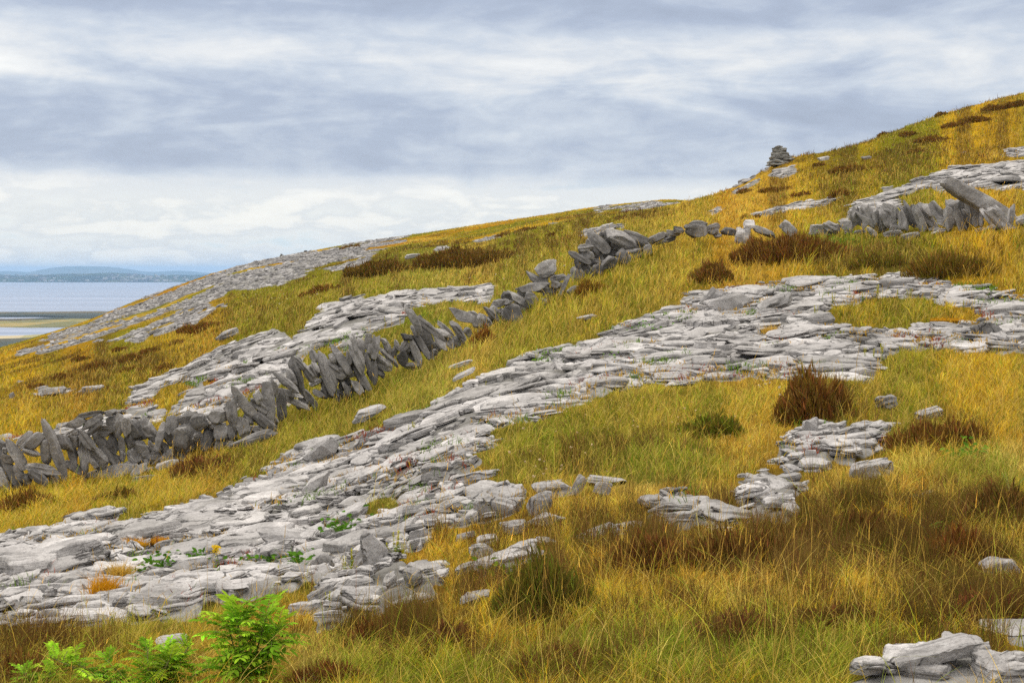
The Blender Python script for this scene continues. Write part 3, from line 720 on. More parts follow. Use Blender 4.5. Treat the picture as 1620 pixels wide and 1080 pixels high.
for i, (q, lab) in enumerate([
  ((735,215,730,355,130), 'squat pale boulder standing in grass just left of the dark wide heather bush'),
  ((750,178,845,182,48), 'small white-topped stone lying above the squat boulder of the fallen wall'),
  ((840,200,1005,262,62), 'long low grey stone sloping down through the grass behind the heather bush'),
  ((1065,145,1185,265,90), 'pointed leaning stone rising alone behind the wide dark heather bush'),
  ((1300,220,1465,222,95), 'rounded half-buried boulder at the end of the wide dark heather bush'),
  ((1440,170,1550,215,80), 'rounded grey stone touching the half-buried boulder beside the short upright wall')]):
    (xa, ya), (xb, yb) = g5(q[0], q[1]), g5(q[2], q[3])
    loose('boulder', 'boulder', lab, 7000 + i, xa, ya, xb, yb, q[4] / 5.4, M_WALL if i not in (1,) else M_ROCK, True, .4, ST_GROUP, tint=1.3)
big = loose('stone_slab', 'stone slab', 'very long thick grey slab leaning down across the short upright wall stones', 7050, 1505, 290, 1611, 352, 23, M_WALL, True, .42, tint=1.15)

LOOSE = [
 # name, category, label, x1,y1,x2,y2,width
 ('boulder','boulder','large flat-topped pale boulder beside the olive heather bush',772,898,872,884,44),
 ('boulder','boulder','pale rounded boulder alone in grass below the small ledge outcrop',1354,746,1410,738,26),
 ('stone','stone','small upright block standing on the top edge of the small ledge outcrop',1284,692,1284,664,26),
 ('stone','stone','squarish pale stone in grass right of the large round heather bush',1390,640,1418,632,20),
 ('stone','stone','flat pale wedge stone tilted in grass above the brown heather patch',1455,660,1494,650,13),
 ('stone_slab','stone slab','flat dark slab lying like a lid on a shorter stone below the grassy knoll',930,757,980,762,11),
 ('stone','stone','short stone propping up the flat dark lid-like slab',952,782,956,762,26),
 ('stone','stone','thin upright stone standing just left of the lid-like slab',908,780,922,752,14),
 ('stone_slab','stone slab','layered sloping slab below the grassy knoll, end of the broken row',846,776,904,770,22),
 ('stone','stone','chunky square block at the low end of the row below the knoll',836,812,872,790,24),
 ('stone_slab','stone slab','dark thin slab half hidden in grass on the knoll edge',848,768,886,764,9),
 ('stone_slab','stone slab','wide layered slab jutting from the pavement edge towards the knoll',752,796,824,798,34),
 ('stone','stone','pale flat stone in grass beneath the wide jutting layered slab',792,836,834,828,18),
 ('stone_slab','stone slab','pale sloping slab lying in grass beneath the chunky square block',836,826,884,816,14),
 ('upright_stone','standing stone','upright dark-sided stone, right half of the split pair at the pavement edge',596,918,588,858,38),
 ('upright_stone','standing stone','narrow pale upright stone, left half of the split pair',566,918,582,868,20),
 ('stone','stone','small pale stone in grass just above the large flat-topped boulder',744,874,778,872,18),
 ('stone','stone','flat pale stone sunk in straw grass left of the large flat-topped boulder',722,910,756,898,15),
 ('stone','stone','small low stone nearly hidden in grass below the flat-topped boulder',733,950,768,942,12),
 ('stone','stone','tiny pale stone above the flat-topped boulder towards the rust moss',845,856,876,854,10),
 ('stone','stone','little pale stone beside the rust-coloured moss below the jutting slab',724,852,748,846,10),
 ('stone','stone','little flat stone between the rust moss and the flat-topped boulder',760,858,788,852,12),
 ('stone_slab','stone slab','long narrow pale slab in grass left of the small stepped outcrop',920,850,980,838,13),
 ('boulder','boulder','pale boulder at the frame edge beside the reddish heather',1556,902,1616,904,22),
 ('stone_slab','stone slab','long layered slab on top of the corner outcrop at the bottom',1420,1062,1552,1034,22),
 ('stone','stone','small pale stone in grass just above the green ash sapling',250,1018,288,1014,13),
 ('tilted_boulder','boulder','tall dark tilted boulder on the pavement, tip pointing up',1112,496,1140,466,24),
 ('tilted_boulder','boulder','broad grey boulder leaning against the tall dark tilted one',1130,488,1186,480,24),
 ('stone_slab','stone slab','wide wedge slab lying flat under the two tilted boulders',1098,512,1180,506,20),
 ('stone_slab','stone slab','tilted pale slab with dark underside right of the two tilted boulders',1204,492,1252,474,22),
 ('stone_slab','stone slab','flat pale slab beneath the tilted slab with the dark underside',1196,504,1240,502,14),
 ('boulder','boulder','domed grey boulder capping the upper edge of the pavement',1398,448,1446,444,20),
 ('stone','stone','dark upright block at the thin right part of the pavement',1541,528,1578,522,20),
 ('stone_slab','stone slab','dark flat slab beside the orange moss pocket in the pavement',1480,513,1520,516,10),
 ('stone','stone','blocky grey rock perched on the upper edge of the lower pavement',494,722,524,694,22),
 ('stone_slab','stone slab','thick overhanging slab at the lower pavement with deep shadow beneath',470,846,525,836,26),
 ('stone_slab','stone slab','long overhanging ledge slab under the thick overhanging slab',412,848,520,860,18),
 ('stone_slab','stone slab','leaning thick slab in the hollow beneath the long ledge slab',398,876,462,862,24),
 ('stone','stone','triangular grey stone peeking from the dark hollow below the ledge slab',466,862,500,872,16),
 ('stone','stone','small grey stone beside green leaves low in the dark hollow',414,890,450,892,16),
 ('upright_stone','standing stone','slanting upright rock rising in the middle of the lower pavement',482,776,518,744,18),
 ('stone_slab','stone slab','big pale slab tilting up beside the green grassy crevice',530,822,576,800,22),
 ('stone_slab','stone slab','two-layered block facing the grass at the bottom of the pavement',482,906,520,884,26),
 ('stone','stone','pale stone in grass on the slope between wall and pavement',562,664,600,652,16),
 ('stone','stone','small pale stone above the one between wall and pavement',580,652,604,646,11),
 ('stone','stone','thin pale sliver of rock showing in grass below the tumbled wall',718,604,750,588,7),
 ('stone','stone','low pale rock in grass between the tumbled wall and the pavement',716,584,742,576,8),
 ('stone','stone','isolated flat stone in grass above the pavement near its middle',918,505,946,500,7),
 ('stone','stone','pale block among grass above the outcrop, beside white seed heads',346,532,374,524,11),
 ('stone','stone','little grey rock in grass left of the dark hillside heather',640,408,660,404,7),
 ('stone','stone','pale rock cluster stone in dark heath far down the slope',68,622,104,618,13),
 ('stone','stone','pale stone right of the cluster in dark heath down the slope',132,618,158,616,11),
 ('stone','stone','single small stone in dark heath left of the pale cluster',14,628,22,624,7),
 ('stone','stone','flat grey stone on grass above the row of short upright slabs',1440,288,1462,282,10),
 ('stone','stone','pale stone on the high slope behind the long leaning slab',1364,248,1378,246,5),
 ('stone','stone','grey rock on the skyline just right of the cairn',1296,252,1312,249,5),
]
for i, (nm, cat, lab, x1, y1, x2, y2, w_) in enumerate(LOOSE):
    loose(nm, cat, lab, 8000 + i, x1, y1, x2, y2, w_, M_ROCK, tint=float(np.random.default_rng(i).uniform(.82, 1.06)) * (.8 if 'dark' in lab.split()[:3] else 1))

# ------------------------------------------------------------------ cairns
def cairn(px, pyb, dpx, wpx, hpx, label, seed, courses, per, mat):
    d = dpx; root = P3(px, d)[0]; m = d / F
    root = P3(px, d, -.08)[0]
    e = empty('cairn', tuple(root), label, 'cairn')
    r = np.random.default_rng(seed); H = hpx * m; W_ = wpx * m / 2
    hgt = H / courses
    for c in range(courses):
        t = c / (courses - 1); rad = W_ * (1 - t * .70)
        n = max(2, int(per * (1 - t * .72)))
        off = r.uniform(0, 6)
        for k in range(n):
            an = off + 2 * math.pi * k / n + r.normal() * .08
            ln = 2 * math.pi * rad / n * r.uniform(1.05, 1.35) if n > 2 else rad * 1.5
            dp = rad * r.uniform(.8, 1.0); rr = rad - dp * .42
            ctr = root + np.array([math.cos(an) * rr - W_ * .16 * t, math.sin(an) * rr, hgt * (c + .45) + r.normal() * hgt * .10])
            xv = np.array([-math.sin(an), math.cos(an), r.normal() * .10]); xv /= np.linalg.norm(xv)
            zv = np.array([r.normal() * .08, r.normal() * .08, 1]); zv -= xv * zv.dot(xv); zv /= np.linalg.norm(zv)
            B = np.array([xv, np.cross(zv, xv), zv])
            stone_obj('stone', seed * 50 + c * 20 + k, (max(ln, hgt * 1.4), dp, hgt * r.uniform(.95, 1.35)), B, ctr, mat, e, root, float(np.clip(1 + r.normal() * .15, .65, 1.4)), False, True)
    return e
cairn(1236, 262, 117, 45, 31, 'cone-shaped cairn of stacked flat grey stones on the hill shoulder', 41, 9, 10, M_CAIRN)
cairn(446, 407, 268, 9, 6, 'tiny low heap of stones on the far limestone skyline', 43, 3, 5, M_CAIRN)
# ------------------------------------------------------------------ grass and other plants
def blades(P, h, w, az, bend, col, base_col=None, segs=2, width_az=None, flop=None):
    """thin curved leaves; returns verts, quads, tris, colours"""
    n = len(P)
    dirx = np.stack([np.cos(az), np.sin(az), np.zeros(n)], 1)
    wa = az + math.pi / 2 if width_az is None else width_az
    wd = np.stack([np.cos(wa), np.sin(wa), np.zeros(n)], 1)
    ts = np.linspace(0, 1, segs + 1)
    Vs, Cs = [], []
    bc = col if base_col is None else base_col
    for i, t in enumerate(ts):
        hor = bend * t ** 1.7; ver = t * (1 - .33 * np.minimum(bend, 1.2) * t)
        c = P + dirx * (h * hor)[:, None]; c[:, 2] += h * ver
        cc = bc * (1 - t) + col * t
        if i < segs:
            ww = (w * (1 - .55 * t) * .5)[:, None]
            Vs += [c - wd * ww, c + wd * ww]; Cs += [cc, cc]
        else: Vs.append(c); Cs.append(cc)
    k = len(Vs)
    Vv = np.stack(Vs, 1).reshape(-1, 3); Cc = np.stack(Cs, 1).reshape(-1, 3)
    b = (np.arange(n) * k)[:, None]
    q = np.concatenate([b + np.array([[2 * i, 2 * i + 1, 2 * i + 3, 2 * i + 2]]) for i in range(segs - 1)]) if segs > 1 else np.zeros((0, 4), int)
    t3 = b + np.array([[2 * segs - 2, 2 * segs - 1, 2 * segs]])
    return Vv, q, t3, Cc

def sample_ground(n, d0, d1, power, px0=-75, px1=1695):
    """points on the ground, density falling with distance as d**-power"""
    e = 2 - power
    u = rng.random(n)
    d = (d0 ** e + u * (d1 ** e - d0 ** e)) ** (1 / e) if abs(e) > 1e-6 else d0 * (d1 / d0) ** u
    return rng.uniform(px0, px1, n), d
GM = Merge()
BARE = [(420, 1030, 110, 60, .9), (235, 1060, 150, 40, .9), (1290, 705, 100, 40, .8), (1220, 790, 70, 50, .8), (1490, 1050, 150, 40, .7), (820, 890, 70, 28, .9), (600, 950, 130, 50, .7), (1380, 742, 50, 22, .8), (1080, 815, 80, 30, .8), (590, 890, 50, 40, .7), (915, 775, 100, 40, .6), (950, 845, 50, 14, .8), (1588, 905, 50, 20, .8), (1475, 655, 40, 14, .7), (1404, 640, 30, 18, .7), (750, 890, 60, 30, .7), (1450, 365, 170, 22, .7), (1180, 385, 130, 20, .6), (960, 425, 70, 26, .4), (270, 1020, 40, 20, .8)]
BARE += [((x1 + x2) / 2, max(y1, y2) + w_ * .3 + 8, max(abs(x2 - x1), w_) * .62 + 6, 14 + (max(y1, y2) > 600) * 10, .62) for (_, _, _, x1, y1, x2, y2, w_) in LOOSE]
def add_grass(n, d0, d1, power, segs, hmean, wpix, bend, clump=True, keep_rock=.02, minw=.0028, px0=-75, px1=1695):
    px, d = sample_ground(n, d0, d1, power, px0, px1)
    if clump:      # tussocks: gather leaves round nearby centres
        x = (px - 810) / F * d
        cs = np.clip(.16 + d * .006, .16, 1.5)
        cxg = np.floor(x / cs) * cs + cs * (.5 + .5 * noise2(np.floor(x / cs) * 3.7, np.floor(d / cs) * 2.9, 5)); cyg = np.floor(d / cs) * cs + cs * (.5 + .5 * noise2(np.floor(x / cs) * 2.3, np.floor(d / cs) * 4.1, 6))
        t = rng.random(n) ** 1.3 * .75
        x2 = x + (cxg - x) * t; d2 = np.maximum(d + (cyg - d) * t, d0)
        px = 810 + x2 / d2 * F; cl = noise2(np.floor(x / cs) * 1.7, np.floor(d / cs) * 1.3, 12); d = d2
    else: cl = np.zeros(n)
    r = rock_field(px, d)
    dk = darkf(px, d)
    ok = (rng.random(n) > np.clip((r - .30) * 5, 0, 1) * (1 - keep_rock)) & (rng.random(n) > np.clip(dk * 1.0, 0, .90)) & (rng.random(n) > blob(px, base_py(px, d), BARE) * .5)
    px, d, cl, r = px[ok], d[ok], cl[ok], r[ok]; n = len(px)
    col, dm, green = turf_colour(px, d, .8)
    py = base_py(px, d)
    P = P3(px, d, -.02)
    ln = fbm2(P[:, 0] / 1.6, P[:, 1] / 2.2, 40, 3)
    h = hmean * np.exp(rng.normal(size=n) * .32) * (1 + .55 * cl) * (1 + .45 * ln) * (1 - .55 * np.clip(r * 1.6, 0, 1))
    short = blob(px, py, [(1120, 705, 120, 40, .7), (620, 860, 110, 50, .6), (1020, 780, 140, 40, .5), (1230, 720, 60, 30, .7), (780, 860, 90, 30, .4)])
    h = h * (1 - .6 * short) * (1 - .5 * np.clip(rock_at(px, py, RBW) * 2.2, 0, 1))
    bare = blob(px, py, BARE)
    h = h * (1 - .75 * bare)
    h = np.clip(h, .03, .9)
    w_ = np.maximum(minw, wpix * d / 1624) * rng.uniform(.6, 1.3, n)
    az = rng.uniform(0, 2 * math.pi, n) * .0 + rng.normal(size=n) * 1.5 + .3      # a light lean to the right
    bd = np.clip(bend * np.exp(rng.normal(size=n) * .45), .03, 1.5)
    v = np.exp(rng.normal(size=n) * .30 + .38 * cl - .04)[:, None]
    col = np.clip(col * v, 0, .9)
    tip = rng.random(n)[:, None] < .28
    col = np.where(tip, col * .4 + STRAW * .62, col)
    gr = (rng.random(n) < .09 + .38 * np.clip(green, 0, 1))[:, None]; col = np.where(gr, np.array([.19, .25, .02]) * v, col)
    dead = (rng.random(n) < .13)[:, None]; col = np.where(dead, np.array([.26, .155, .04]) * v, col)
    base = col * .8  # darker blade foot: occlusion shade put into the colour
    wa = rng.uniform(-.9, .9, n)         # mostly broadside, any way round
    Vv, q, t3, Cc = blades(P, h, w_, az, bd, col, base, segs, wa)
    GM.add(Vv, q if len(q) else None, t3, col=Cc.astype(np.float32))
    return n
k1 = add_grass(int(190000 * GQ), 5.6, 13, .9, 3, .105, .50, .75)
k2 = add_grass(int(250000 * GQ), 12, 30, 1.3, 2, .13, .62, .7)
k3 = add_grass(int(230000 * GQ), 28, 75, 1.75, 2, .19, .75, .5)
k4 = add_grass(int(170000 * GQ), 70, 340, 2.0, 1, .17, .9, .45)
k5 = add_grass(int(60000 * GQ), 5.6, 13, .9, 2, .06, .6, .8, False)   # short undergrowth between the tussocks
for a_, b_ in ((-1100, -75), (1695, 2800)):      # the slope carries on either side of the frame
    add_grass(int(60000 * GQ), 5.6, 30, 1.2, 2, .12, .9, .7, px0=a_, px1=b_); add_grass(int(40000 * GQ), 28, 140, 1.9, 1, .18, 1.0, .5, px0=a_, px1=b_)
print('grass', k1, k2, k3, k4, k5)
# tall flowering stalks with small seed heads
def add_stalks(n, d0, d1, hm, power, dens_poly=None, colr=(.55, .36, .07)):
    px, d = sample_ground(n, d0, d1, power)
    if dens_poly: ok = rng.random(n) < blob(px, base_py(px, d), dens_poly); px, d = px[ok], d[ok]
    r = rock_field(px, d); ok = r < .25; px, d = px[ok], d[ok]; n = len(px)
    P = P3(px, d, -.02); h = hm * np.exp(rng.normal(size=n) * .25); az = rng.normal(size=n) * 1.3 + .2
    bd = np.clip(.32 * np.exp(rng.normal(size=n) * .7), .03, 1.1)
    w_ = np.maximum(.0024, .42 * d / 1624); c = np.array(colr) * np.exp(rng.normal(size=(n, 1)) * .25)
    wa = rng.uniform(-.8, .8, n)
    Vv, q, t3, Cc = blades(P, h, w_, az, bd, c, c * .8, 4, wa); GM.add(Vv, q, t3, col=Cc.astype(np.float32))  # stalk foot darkened in colour, as if shaded by the turf
    top = P + np.stack([np.cos(az) * h * bd * .92, np.sin(az) * h * bd * .92, h * .95 * (1 - .33 * np.minimum(bd, 1.2) * .95)], 1)
    sel = rng.random(n) < .55; m_ = sel.sum()
    hh = h[sel] * rng.uniform(.08, .2, m_)
    for tw_ in (0, 1.3):
        Vv, q, t3, Cc = blades(top[sel] - np.array([0, 0, .02]), hh, np.maximum(.004, .6 * d[sel] / 1624), az[sel], bd[sel] * .8, c[sel] * 1.25, c[sel] * 1.1, 2, wa[sel] + tw_)
        GM.add(Vv, q, t3, col=Cc.astype(np.float32))
add_stalks(1500, 5.7, 14, .42, .8, [(1150, 980, 520, 170, .9), (60, 1040, 200, 60, .6), (640, 1010, 160, 60, .6)])
add_stalks(3000, 12, 34, .36, 1.2)
add_stalks(5000, 30, 90, .40, 1.7)
# fluffy white and buff seed heads
def fluff(n, px0, py0, rx, ry, size, c):
    px = rng.normal(size=n) * rx * .5 + px0; py = rng.normal(size=n) * ry * .5 + py0
    for k in range(n):
        d = dist_at(px[k], py[k]);
        if rock_field(np.array([px[k]]), np.array([d]))[0] > .25: continue
        P = P3(px[k], d, .16 + .1 * rng.random()); s_ = size * rng.uniform(.6, 1.3)
        for a in range(5):
            Vv, q, t3, Cc = blades(P, np.array([s_ * rng.uniform(.7, 1.1)]), np.array([s_ * .8]), np.array([rng.uniform(0, 6.3)]), np.array([rng.uniform(.2, 1.2)]), np.array([c]) * rng.uniform(.8, 1.1), None, 2, np.array([rng.uniform(0, 3.1)]))
            GM.add(Vv, q, t3, col=Cc.astype(np.float32))
# long arching leaves standing clear of the tussocks
def add_long(n, d0, d1, power, hm, colr):
    px, d = sample_ground(n, d0, d1, power)
    r = rock_field(px, d); keep = (r < .2) & (rng.random(n) > blob(px, base_py(px, d), BARE)); px, d = px[keep], d[keep]; n = len(px)
    P = P3(px, d, -.02); c = np.array(colr)[rng.integers(0, len(colr), n)] * np.exp(rng.normal(size=(n, 1)) * .25)
    Vv, q, t3, Cc = blades(P, hm * np.exp(rng.normal(size=n) * .3), np.maximum(.003, .42 * d / 1624), rng.uniform(0, 6.3, n), np.clip(.7 * np.exp(rng.normal(size=n) * .5), .1, 1.5), c, c * .8, 5, rng.uniform(-.9, .9, n))  # leaf foot darkened in colour for shade low in the grass
    GM.add(Vv, q, t3, col=Cc.astype(np.float32))
PALE = [(.66, .50, .13), (.58, .46, .07), (.40, .42, .04), (.28, .36, .03), (.62, .42, .06)]
add_long(4200, 5.7, 12, .7, .20, PALE); add_long(7000, 11, 30, 1.2, .22, PALE)
# low heath between the grass where the slope is dark: short woody sprigs
HM = Merge()
def add_heath(n, d0, d1, power, hm):
    px, d = sample_ground(n, d0, d1, power)
    col, dmk, _ = turf_colour(px, d, .5); py = base_py(px, d)
    dk = np.maximum(darkf(px, d), dmk * .7); r = rock_field(px, d)
    ok = (rng.random(n) < dk * 1.1) & (r < .2) & (rng.random(n) > blob(px, py, BARE) * .8); px, d = px[ok], d[ok]; n = len(px)
    x = (px - 810) / F * d; cs = .3 + d * .006
    cxg = np.floor(x / cs) * cs + cs * .5; cyg = np.floor(d / cs) * cs + cs * .5; t = rng.random(n) * .45
    x = x + (cxg - x) * t; d = np.maximum(d + (cyg - d) * t, 5); px = 810 + x / d * F
    bump_ = .45 + .75 * (noise2(np.floor(x / cs) * 1.9, np.floor(d / cs) * 2.7, 44) + .6)
    P = P3(px, d, -.02); pal = np.array([[.165, .085, .024], [.11, .058, .02], [.18, .115, .024], [.14, .125, .018], [.20, .085, .034], [.23, .145, .038]])
    kind_ = np.clip((noise2(x / .8, d / .8, 45) * .5 + .5) * 6 + rng.normal(size=n) * 1.2, 0, 5).astype(int)
    c = pal[kind_] * np.exp(rng.normal(size=(n, 1)) * .3)
    Vv, q, t3, Cc = blades(P, np.clip(hm * bump_, .03, 1) * np.exp(rng.normal(size=n) * .25), np.maximum(.0028, .5 * d / 1624), rng.uniform(0, 6.3, n), rng.uniform(.05, .5, n), c, c * .8, 2, rng.uniform(-1.2, 1.2, n))  # sprig foot darkened in colour, painted shade near the ground
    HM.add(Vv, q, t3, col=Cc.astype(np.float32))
add_heath(520000, 5.7, 13, .9, .17); add_heath(240000, 12, 40, 1.4, .19); add_heath(220000, 38, 220, 1.9, .26)
fluff(46, 720, 750, 130, 60, .022, (.66, .52, .32)); fluff(26, 870, 770, 120, 70, .02, (.62, .48, .28)); fluff(40, 430, 465, 70, 34, .055, (.72, .62, .42)); fluff(30, 800, 425, 150, 24, .05, (.7, .62, .42))
fluff(16, 1225, 630, 30, 30, .03, (.7, .6, .42)); fluff(40, 1050, 690, 200, 60, .018, (.66, .5, .25)); fluff(30, 920, 365, 60, 30, .05, (.62, .58, .25)); fluff(60, 1550, 210, 150, 60, .08, (.55, .45, .1))
gob = GM.build('grass', M_GRASS, {'col': 'FLOAT_COLOR'}, smooth=False)
hob = HM.build('heath_undergrowth', M_HEATH, {'col': 'FLOAT_COLOR'}, smooth=False)
tag(hob, 'low brown heath growing through the grass in dark patches', 'heath', kind='stuff')
tag(gob, 'golden moorland grass covering the slope between the limestone', 'grass', kind='stuff')

# cushions of moss and tiny creepers in the cracks of the pavement
CM = Merge()
pxm = rng.uniform(-60, 1680, 26000); dm_ = np.sqrt(rng.uniform(7 ** 2, 45 ** 2, 26000)); rk2 = rock_field(pxm, dm_)
nn = fbm2((pxm - 810) / F * dm_ / 1.1, dm_ / 1.1, 140, 3)
ok = (rk2 > .45) & (nn > .14); pxm, dm_, nn = pxm[ok], dm_[ok], nn[ok]
hue = noise2(pxm / 40, dm_ / 1.0, 150)
Pm = P3(pxm, dm_, .01); nb2 = len(Pm)
cc = np.where((hue > .25)[:, None], np.array([.12, .20, .02]), np.where((hue < -.45)[:, None], np.array([.26, .06, .03]), np.array([.42, .25, .03])))
for rep in range(5):
    j = Pm + np.stack([rng.normal(size=nb2) * .05, rng.normal(size=nb2) * .05, rng.random(nb2) * .05], 1)
    Vv, q, t3, Cc = blades(j, rng.uniform(.05, .13, nb2), np.maximum(.006, .8 * dm_ / 1624), rng.uniform(0, 6.3, nb2), rng.uniform(.2, 1.1, nb2), cc * np.exp(rng.normal(size=(nb2, 1)) * .3), None, 2, rng.uniform(-1, 1, nb2))
    CM.add(Vv, q, t3, col=Cc.astype(np.float32))
tag(CM.build('crevice_grass', M_GRASS, {'col': 'FLOAT_COLOR'}, smooth=False), 'tufts of grass and creeping herbs in the pavement cracks', 'grass', kind='stuff')

# ------------------------------------------------------------------ heather bushes
def heather_mesh(seed, w_, h_, d, tone, full=True):
    """dome of fine upright sprigs; w_, h_ metres; d distance (sets how fine the sprigs are)"""
    r = np.random.default_rng(seed)
    n = int(np.clip(5200 * (w_ * h_ / .25) * (9 / max(d, 7)) ** 1.1, 260, 9000))
    px = max(.0022, .55 * d / 1624)
    a = r.uniform(0, 2 * math.pi, n); q = r.random(n) ** .55
    rx, ry = w_ / 2, w_ / 2 * .8
    lump = 1 + .45 * fbm2(np.cos(a) * 1.6 + seed, np.sin(a) * 1.6, seed, 2)
    ex = np.stack([np.cos(a) * q * rx * lump, np.sin(a) * q * ry * lump], 1)
    topz = h_ * np.sqrt(np.clip(1 - (q * .93) ** 2, 0, 1)) * (1 + .45 * fbm2(ex[:, 0] / (w_ * .16), ex[:, 1] / (w_ * .16), seed + 4, 2))
    lev = 1 - r.random(n) ** 1.8 * .75            # sprig tips fill the dome, thicker near the outside
    tz = topz * lev
    ln = np.clip(h_ * r.uniform(.28, .6, n), .05, .3); tz = tz * np.exp(np.abs(r.normal(size=n)) * .13 * (r.random(n) < .5))
    tip = np.stack([ex[:, 0], ex[:, 1], np.maximum(tz, .02)], 1)
    out = np.stack([np.cos(a) * q * .55, np.sin(a) * q * .55, np.ones(n)], 1) + r.normal(size=(n, 3)) * .22
    out /= np.linalg.norm(out, axis=1, keepdims=True)
    b0 = tip - out * ln[:, None]
    t = np.array(tone)
    pal = np.array([[.16, .085, .023], [.105, .057, .018], [.185, .115, .022], [.135, .11, .018], [.19, .082, .028]]) * t
    c = pal[r.integers(0, 5, n)] * np.exp(r.normal(size=(n, 1)) * .28)
    c = np.where((r.random(n) < .10)[:, None], np.array([.26, .15, .04]), c)
    Vs, Qs, Ts, Cs, o = [], [], [], [], 0
    for tw_ in (0, 1.4):
        wdir = np.stack([np.cos(a * 3 + tw_), np.sin(a * 3 + tw_) * .4, np.zeros(n)], 1); ww = (px * r.uniform(.7, 1.5, n))[:, None]
        mid = (b0 + tip) / 2 + r.normal(size=(n, 3)) * ln[:, None] * .05
        Vv = np.stack([b0 - wdir * ww * .35, b0 + wdir * ww * .35, mid + wdir * ww, mid - wdir * ww, tip], 1).reshape(-1, 3)
        k = np.arange(n)[:, None] * 5 + o
        Qs.append(k + np.array([[0, 1, 2, 3]])); Ts.append(k + np.array([[3, 2, 4]])); Vs.append(Vv); Cs.append(np.repeat(c, 5, 0)); o += n * 5
        if d > 20: break
    # woody stems fan from the root
    m_ = 26 if full else 8
    a2 = r.uniform(0, 6.3, m_); q2 = r.random(m_) ** .5
    st = np.stack([np.cos(a2) * q2 * rx * .8, np.sin(a2) * q2 * ry * .8, h_ * .75 * np.sqrt(1 - (q2 * .9) ** 2)], 1)
    return np.concatenate(Vs), np.concatenate(Qs), np.concatenate(Ts), np.concatenate(Cs), st
M_STEM = plain('woody_stem', (.10, .065, .04))
def tube(pts, r0, r1, sides=5):
    pts = np.array(pts, float); k = len(pts); Vv = []
    for i, p in enumerate(pts):
        t = pts[min(i + 1, k - 1)] - pts[max(i - 1, 0)]; t /= np.linalg.norm(t) + 1e-9
        u = np.cross(t, [.3, 1, .1]); u /= np.linalg.norm(u); v = np.cross(t, u)
        rr = r0 + (r1 - r0) * i / (k - 1)
        for s_ in range(sides):
            an = 2 * math.pi * s_ / sides; Vv.append(p + (u * math.cos(an) + v * math.sin(an)) * rr)
    q = [[i * sides + s_, i * sides + (s_ + 1) % sides, (i + 1) * sides + (s_ + 1) % sides, (i + 1) * sides + s_] for i in range(k - 1) for s_ in range(sides)]
    return np.array(Vv), np.array(q)
def heather(label, px, pyb, wpx, hpx, seed, tone=(1, 1, 1), group=None, full=True):
    d = dist_at(px, pyb); m = d / F
    root = P3(px, d, -.02)[0]
    Vv, q, t3, c, st = heather_mesh(seed, wpx * m, hpx * m * .95, d, tone, full)
    if full:
        e = empty('heather_bush', tuple(root), label, 'heather bush', group)
        mesh_obj('foliage', Vv, [q, t3], M_HEATH, e, attrs={'col': ('FLOAT_COLOR', c)}, smooth=False)
        mg = Merge()
        for s_ in st:
            tv, tq = tube([(0, 0, -.02), s_ * np.array([.45, .45, .5]), s_], .006, .002, 4); mg.add(tv, tq)
        mg.build('stems', M_STEM, {}, parent=e)
        return e
    o = mesh_obj('heather_bush', Vv, [q, t3], M_HEATH, None, tuple(root), attrs={'col': ('FLOAT_COLOR', c)}, smooth=False)
    return tag(o, label, 'heather bush', group)
